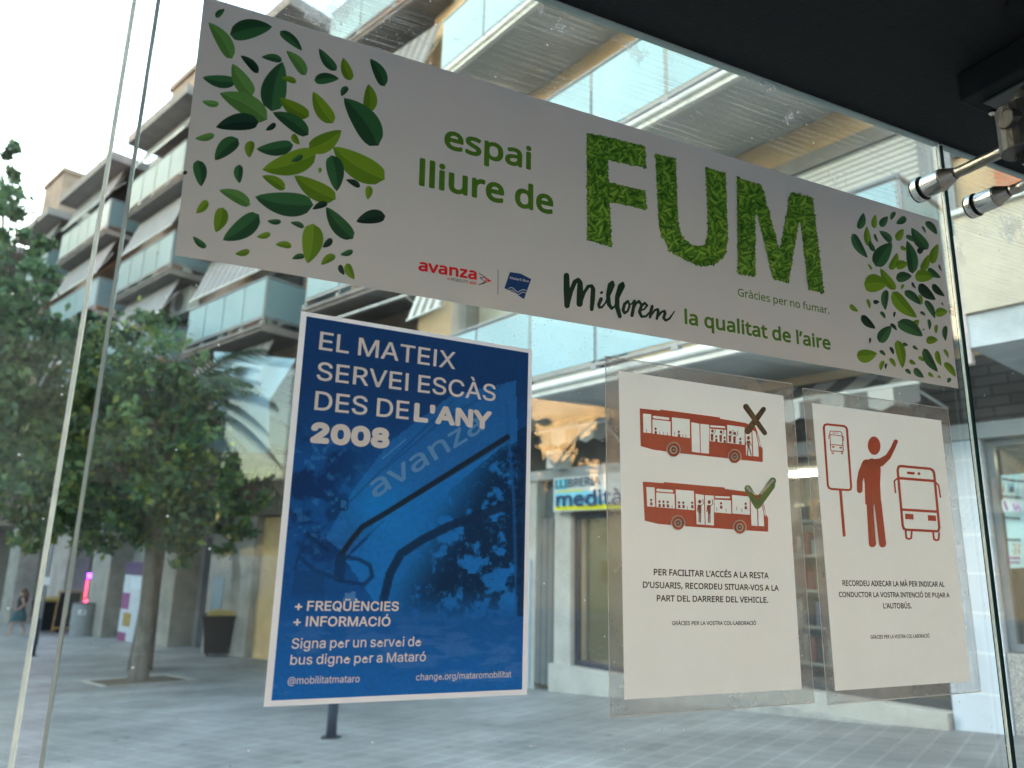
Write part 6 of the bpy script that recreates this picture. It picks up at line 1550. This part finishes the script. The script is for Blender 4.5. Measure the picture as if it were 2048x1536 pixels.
def palm(base, h, fl, label, seed):
    random.seed(seed)
    t = thing('palm_tree', base, label, 'palm tree', 'palms of the street')
    base = np.array(base, float); top = base+np.array([0.1, 0, h])
    b = MB(); b.tube([base, base+(top-base)*0.3, base+(top-base)*0.7, top], [0.28, 0.2, 0.18, 0.22], 12); b.build('trunk', M['bark'], t, smooth=True)
    b = MB()
    for k in range(34):
        az = k*2.399; el = random.uniform(-0.35, 1.15)
        pts = []
        for j in range(12):
            s = j/11
            rr = fl*s; z = fl*(math.sin(el)*s-0.62*s*s*(0.6+0.4*math.cos(el)))
            pts.append(top+np.array([math.cos(az)*rr*math.cos(el*0.8), math.sin(az)*rr*math.cos(el*0.8), z]))
        g = random.uniform(0.7, 1.2); c = (0.04*g, 0.075*g, 0.03*g)
        b.tube(pts, [0.03-0.022*j/11 for j in range(12)], 4, c)
        for j in range(26):
            s = 0.12+0.88*j/26; i = min(10, int(s*11)); f = s*11-i
            p = pts[i]*(1-f)+pts[i+1]*f
            d = pts[i+1]-pts[i]; d = d/np.linalg.norm(d)
            side = np.cross(d, [0, 0, 1]); side = side/(np.linalg.norm(side)+1e-6)
            L = fl*0.26*math.sin(math.pi*(0.15+0.8*s))
            for sg in (-1, 1):
                e = p+(side*sg*0.75+d*0.6+np.array([0, 0, -0.35]))*L
                wv = d*0.05
                b.poly([p-wv, p+wv, e], c)
    b.build('frond', M['leafmat'], t)
palm((0.15, -14.2, 0.3), 4.0, 1.9, 'palm tree with drooping fronds mirrored in the left part of the glass', 3)
palm((9.6, -6.2, 0.3), 3.6, 2.2, 'palm tree mirrored dark against a sunlit wall at the right edge', 5)
pg = CAM+ray((300, 1300))*1.0
pd = ray((286, 1290)); pd = pd/math.hypot(pd[0], pd[1])
pb = CAM+pd*20.6; pb[2] = gz(pb[0], pb[1])
ptop = (at_dist(318, 800, 20.6*1.02)[2])
palm(pb, ptop-pb[2], 3.7, 'feathery palm behind the front street tree, its fronds arching left of the blue poster', 9)
random.seed(77)

for bx, by, lab, sd in ((2.2, -21.5, 'round dark tree across the street, mirrored below the sky gap', 1), (3.9, -24.0, 'second dark tree across the street, mirrored left of the ochre building', 2), (5.4, -10.6, 'dark bushy tree across the road, mirrored beside the bookshop sign', 4), (-6.5, -13.5, 'low dark tree across the street, mirrored behind the front street tree', 3)):
    random.seed(sd)
    q = np.array([bx, by, 0.3])
    tree(q, 0, 1.6, [(q+np.array([random.uniform(-1.3, 1.3), random.uniform(-1, 1), random.uniform(1.6, 3.4)]), random.uniform(0.8, 1.3)) for _ in range(9)], 2600, 0.28, lab, [(0.03, 0.05, 0.025), (0.04, 0.065, 0.03)], 0.12)
random.seed(78)
# ---------------------------------------------------------------- small things on the square
def tree_pit():
    c = np.array(tb)
    fr = RB
    b = MB()
    for k, (s0, s1) in enumerate(((0.75, 0.98),)):
        pass
    ca, co = (c-fr.G)@fr.u, (c-fr.G)@fr.n
    def flatbox(a0, a1, o0, o1, dz):
        q = [fr.P(a, o, 0) for a, o in ((a0, o0), (a1, o0), (a1, o1), (a0, o1))]
        b.poly([(p[0], p[1], gz(p[0], p[1])+dz) for p in q])
    flatbox(ca-0.85, ca+0.85, co-0.75, co+0.75, 0.006)
    o = b.build('soil', mat('dry_soil', (0.13, 0.095, 0.06), 0.95, 0.5, 12, 0.6), None)
    tag(o, kind='structure')
    b = MB()
    for q in ((-1.0, -0.86, -0.9, 0.9), (0.86, 1.0, -0.9, 0.9), (-0.855, 0.855, -0.9, -0.76), (-0.855, 0.855, 0.76, 0.9)):
        flatbox(ca+q[0], ca+q[1], co+q[2], co+q[3], 0.012)
    o = b.build('kerb', M['stone'], None)
    tag(o, kind='structure')
tree_pit()

def wheelie_bin(p, h, label, lid):
    g = np.array(ground(p)); t = thing('rubbish_bin', g, label, 'bin')
    az = math.atan2(g[1]-CAM[1], g[0]-CAM[0])-math.pi/2
    fr = Frame((g[0], g[1]), az)
    wd = h*0.46
    b = MB()
    lo = [fr.P(a, o, g[2]+0.08) for a, o in ((-wd*.8, -wd*.7), (wd*.8, -wd*.7), (wd*.8, wd*.7), (-wd*.8, wd*.7))]
    hi = [fr.P(a, o, g[2]+h*0.86) for a, o in ((-wd, -wd*.9), (wd, -wd*.9), (wd, wd*.9), (-wd, wd*.9))]
    b.poly(lo); b.poly(hi)
    for k in range(4): b.poly([lo[k], lo[(k+1) % 4], hi[(k+1) % 4], hi[k]])
    b.build('body', M['rubber'], t, bevel=0.03)
    b = MB(); b.box(fr, -wd*1.08, wd*1.08, -wd, wd*1.0, g[2]+h*0.865, g[2]+h*0.90); b.build('rim', M['rubber'], t, bevel=0.01)
    b = MB()
    pts = [(-wd*0.85, 0.9), (-wd*0.5, 0.97), (wd*0.5, 0.99), (wd*0.9, 0.93)]
    for (a0, z0), (a1, z1) in zip(pts[:-1], pts[1:]):
        b.poly([fr.P(a0, wd*.9, g[2]+z0*h), fr.P(a1, wd*.9, g[2]+z1*h), fr.P(a1, -wd*.9, g[2]+z1*h+0.04), fr.P(a0, -wd*.9, g[2]+z0*h+0.04)])
        b.poly([fr.P(a0, wd*.9, g[2]+0.902*h), fr.P(a1, wd*.9, g[2]+0.902*h), fr.P(a1, wd*.9, g[2]+z1*h), fr.P(a0, wd*.9, g[2]+z0*h)])
    b.build('lid', lid, t)
    for sg in (-1, 1):
        b = MB(); c = fr.P(sg*wd*0.62, wd*0.6, g[2]+0.09); e = fr.u*0.05
        b.tube([c-e, c+e], 0.09, 14); b.build('wheel', M['rubber'], t)
ylid = mat('yellow_lid', (0.36, 0.25, 0.03), 0.5, 0.2, 4)
wheelie_bin((442, 1310), 1.22, 'black wheeled rubbish bin with a yellow lid by the pale pillar', ylid)
wheelie_bin((92, 1264), 1.3, 'dark rounded bin by a pale pillar at the far left', mat('dull_yellow_lid', (0.25, 0.18, 0.03), 0.6, 0.3, 4))

def bollard(p, h, label, r=0.055):
    g = np.array(ground(p)); t = thing('bollard', g, label, 'bollard', 'bollards on the square')
    b = MB(); b.tube([g-np.array([0, 0, .05]), g+np.array([0, 0, h*0.93])], r, 16); b.build('shaft', mat('navy_paint', (0.03, 0.045, 0.075), 0.4, 0.3, 8) if 'navy_paint' not in bpy.data.materials else bpy.data.materials['navy_paint'], t, smooth=True)
    b = MB(); b.tube([g+np.array([0, 0, h*0.931]), g+np.array([0, 0, h*0.95]), g+np.array([0, 0, h])], [r*1.15, r*1.15, r*0.4], 16); b.build('cap', M['dark_metal'], t)
    b = MB(); b.tube([g, g+np.array([0, 0, 0.015])], r*1.9, 16); b.build('base_plate', M['dark_metal'], t)
bollard((662, 1476), 0.85, 'dark blue steel bollard standing on the paving under the blue poster')
bollard((64, 1312), 1.0, 'dark bollard at the foot of the glass joint on the left', 0.07)

def lamp_post():
    g = np.array(ground((72, 1290))); t = thing('sign_pole', g, 'thin grey pole beside the pale pillar at the far left', 'pole')
    b = MB(); b.tube([g, g+np.array([0.02, 0, 4.2])], 0.05, 10); b.build('pole', M['grey_metal'], t, smooth=True)
    b = MB(); b.box(None, g[0]-0.14, g[0]+0.14, g[1]-0.075, g[1]-0.055, g[2]+1.85, g[2]+2.1); b.build('plate', M['white_rough'], t, bevel=0.004)
lamp_post()

def neon():
    fr = LB
    a1 = fr.at((166, 1200), -1.2)[0]; a0 = fr.at((193, 1200), -1.2)[0]
    z = lambda y: fr.at((175, y), -1.2)[1]
    t = thing('neon_sign', fr.P(a0, -1.2, z(1190)), 'purple and red neon sign glowing in the dark shop entrance', 'neon sign')
    b = MB(); b.tube([fr.P(a1-0.05, -1.2, z(1151)), fr.P(a0, -1.2, z(1152))], 0.10, 10); b.build('purple_tube', emit('purple_neon', (0.22, 0.02, 1.0), 3.0), t)
    b = MB(); b.tube([fr.P(a1, -1.2, z(1160)), fr.P(a1, -1.2, z(1196))], 0.09, 10); b.tube([fr.P(a1-0.1, -1.25, z(1205)), fr.P(a0+0.1, -1.25, z(1206))], 0.10, 10); b.build('red_tube', emit('red_neon', (1.0, 0.03, 0.06), 1.4), t)
    b = MB(); b.box(fr, a0-0.1, a1+0.1, -1.5, -1.4, z(1215), z(1145)); b.build('back_board', M['rubber'], t)
    g = np.array(ground((160, 1272)))
    t = thing('steel_drum', g, 'dark grey ribbed steel drum standing under the red neon sign', 'drum')
    b = MB(); b.tube([g+np.array([0, 0, q]) for q in (0, 0.4, 0.42, 0.8, 0.82, 1.15)], [0.38, 0.38, 0.40, 0.38, 0.40, 0.38], 22); b.build('barrel', M['grey_metal'], t)
    b = MB(); b.box(None, g[0]-0.16, g[0]+0.1, g[1]-0.39, g[1]-0.385, g[2]+0.78, g[2]+0.95); b.build('label_plate', M['white_rough'], t)
    b = MB(); b.tube([g+np.array([0, 0, 1.152]), g+np.array([0, 0, 1.18])], 0.40, 22); b.build('lid', M['dark_metal'], t)
    g = np.array(ground((128, 1266))); t = thing('sandwich_board', g, 'wooden framed folding board standing left of the steel drum', 'board')
    az = math.atan2(g[1]-CAM[1], g[0]-CAM[0])-math.pi/2
    f2 = Frame((g[0], g[1]), az)
    wood = mat('orange_wood', (0.34, 0.17, 0.06), 0.6, 0.25, 6)
    for sg, nm in ((1, 'front'), (-1, 'rear')):
        b = MB()
        top, bot = 1.55, 0.0
        for a in (-0.42, 0.36): b.tube([f2.P(a, sg*0.32, g[2]+bot), f2.P(a+0.06, sg*0.03, g[2]+top)], 0.035, 4)
        b.tube([f2.P(-0.36, sg*0.03, g[2]+top), f2.P(0.42, sg*0.03, g[2]+top)], 0.035, 4); b.tube([f2.P(-0.40, sg*0.29, g[2]+0.2), f2.P(0.38, sg*0.29, g[2]+0.2)], 0.035, 4)
        lf = b.build('frame', wood, t)
        b = MB(); b.poly([f2.P(-0.36, sg*0.27, g[2]+0.25), f2.P(0.36, sg*0.27, g[2]+0.25), f2.P(0.41, sg*0.05, g[2]+1.5), f2.P(-0.32, sg*0.05, g[2]+1.5)]); b.build('blackboard', M['rubber'], lf)
neon()

def person():
    g = np.array(ground((32, 1272)))
    t = thing('person', g, 'person with long brown hair, dark top and teal skirt at the far left', 'person')
    f2 = Frame((g[0], g[1]), math.atan2(g[1]-CAM[1], g[0]-CAM[0])-math.pi/2)
    sk = (0.42, 0.24, 0.17)
    P = lambda a, o, z: f2.P(a, o, g[2]+z)
    # one connected skeleton grown with a skin modifier: mid stride, walking to the left
    J = {'pel': (0, 0, 0.92, .125, .10), 'waist': (0, 0, 1.06, .115, .09), 'chest': (0.01, 0, 1.28, .145, .10), 'neck': (0.0, 0, 1.44, .052, .052), 'head': (-0.015, 0.0, 1.54, .075, .085), 'crown': (-0.01, 0, 1.64, .07, .08),
         'hipL': (-0.02, .09, 0.86, .085, .085), 'kneL': (-0.17, .09, 0.49, .055, .055), 'ankL': (-0.20, .09, 0.09, .036, .036), 'toeL': (-0.34, .09, 0.035, .032, .03),
         'hipR': (0.02, -.09, 0.86, .085, .085), 'kneR': (0.10, -.09, 0.48, .055, .055), 'ankR': (0.26, -.09, 0.13, .036, .036), 'toeR': (0.16, -.09, 0.03, .032, .03),
         'shL': (0.01, .17, 1.37, .052, .052), 'elL': (0.10, .21, 1.10, .040, .040), 'wrL': (-0.06, .20, 0.96, .028, .028), 'haL': (-0.13, .19, 0.93, .03, .022), 
         'shR': (0.01, -.17, 1.37, .052, .052), 'elR': (0.08, -.21, 1.11, .040, .040), 'wrR': (-0.10, -.18, 1.02, .028, .028), 'haR': (-0.17, -.17, 1.01, .03, .022)}
    E = [('pel', 'waist'), ('waist', 'chest'), ('chest', 'neck'), ('neck', 'head'), ('head', 'crown')]
    for s in 'LR': E += [('pel', 'hip'+s), ('hip'+s, 'kne'+s), ('kne'+s, 'ank'+s), ('ank'+s, 'toe'+s), ('chest', 'sh'+s), ('sh'+s, 'el'+s), ('el'+s, 'wr'+s), ('wr'+s, 'ha'+s)]
    for s, sg in (('L', 1), ('R', -1)):
        w_ = J['ha'+s]
        for k in range(4):
            J[f'f{s}{k}'] = (w_[0]-0.055-0.006*(k in (1, 2)), w_[1]+(k-1.5)*0.019, w_[2]-0.012, .009, .009); J[f'g{s}{k}'] = (w_[0]-0.085-0.008*(k in (1, 2)), w_[1]+(k-1.5)*0.019, w_[2]-0.045, .008, .008)
            E += [('ha'+s, f'f{s}{k}'), (f'f{s}{k}', f'g{s}{k}')]
        J[f't{s}'] = (w_[0]-0.03, w_[1]-sg*0.045, w_[2]-0.02, .010, .010); E.append(('ha'+s, f't{s}'))
    names = list(J); me = bpy.data.meshes.new('body')
    me.from_pydata([tuple(P(*J[n][:3])-g) for n in names], [(names.index(a), names.index(b_)) for a, b_ in E], [])
    o = bpy.data.objects.new('body', me); COL.objects.link(o); o.parent = t; ROOT[o.name] = g
    sm = o.modifiers.new('skin', 'SKIN'); sm.use_smooth_shade = True
    for i, n in enumerate(names): me.skin_vertices[0].data[i].radius = J[n][3:]
    me.skin_vertices[0].data[0].use_root = True
    ss = o.modifiers.new('sub', 'SUBSURF'); ss.levels = 1; ss.render_levels = 2
    me.materials.append(mat('skin', sk, 0.5, 0.05, 5))
    def lathe(rows, m, nm):
        b = MB(); n = 18
        for (z0, a0, ra0, ro0), (z1, a1, ra1, ro1) in zip(rows[:-1], rows[1:]):
            for k in range(n):
                t0, t1 = 2*math.pi*k/n, 2*math.pi*(k+1)/n
                b.poly([P(a0+ra0*math.cos(t0), ro0*math.sin(t0), z0), P(a0+ra0*math.cos(t1), ro0*math.sin(t1), z0), P(a1+ra1*math.cos(t1), ro1*math.sin(t1), z1), P(a1+ra1*math.cos(t0), ro1*math.sin(t0), z1)])
        return b.build(nm, m, t, smooth=True)
    lathe([(0.98, 0, .135, .15), (1.1, 0, .128, .145), (1.28, 0.01, .155, .19), (1.38, 0.01, .12, .20), (1.43, 0, .07, .10)], mat('black_top', (0.025, 0.025, 0.03), 0.9, 0.2, 6), 'top')
    lathe([(0.52, -0.02, .27, .24), (0.75, 0, .22, .21), (0.97, 0, .14, .155), (1.0, 0, .137, .152)], mat('teal_skirt', (0.035, 0.085, 0.10), 0.9, 0.3, 6), 'skirt')
    hb = MB()
    hb.ball(P(0.02, 0, 1.60), 0.115, nu=14, nv=10, sc=(0.95, 0.95, 1.0)); hb.tube([P(0.06, 0, 1.58), P(0.10, 0, 1.42), P(0.12, 0, 1.22), P(0.10, 0, 1.12)], [0.09, 0.11, 0.09, 0.03], 12)
    hb.build('hair', mat('brown_hair', (0.11, 0.055, 0.03), 0.6, 0.3, 20), t, smooth=True)
    fb = MB(); fb.ball(P(-0.095, 0, 1.55), 0.014, nu=8, nv=6); 
    fb.build('nose', bpy.data.materials['skin'], t, smooth=True)
    eb = MB()
    for o_ in (-0.03, 0.03): eb.ball(P(-0.078, o_, 1.575), 0.010, nu=8, nv=6)
    eb.build('eye', M['rubber'], t, smooth=True)
person()
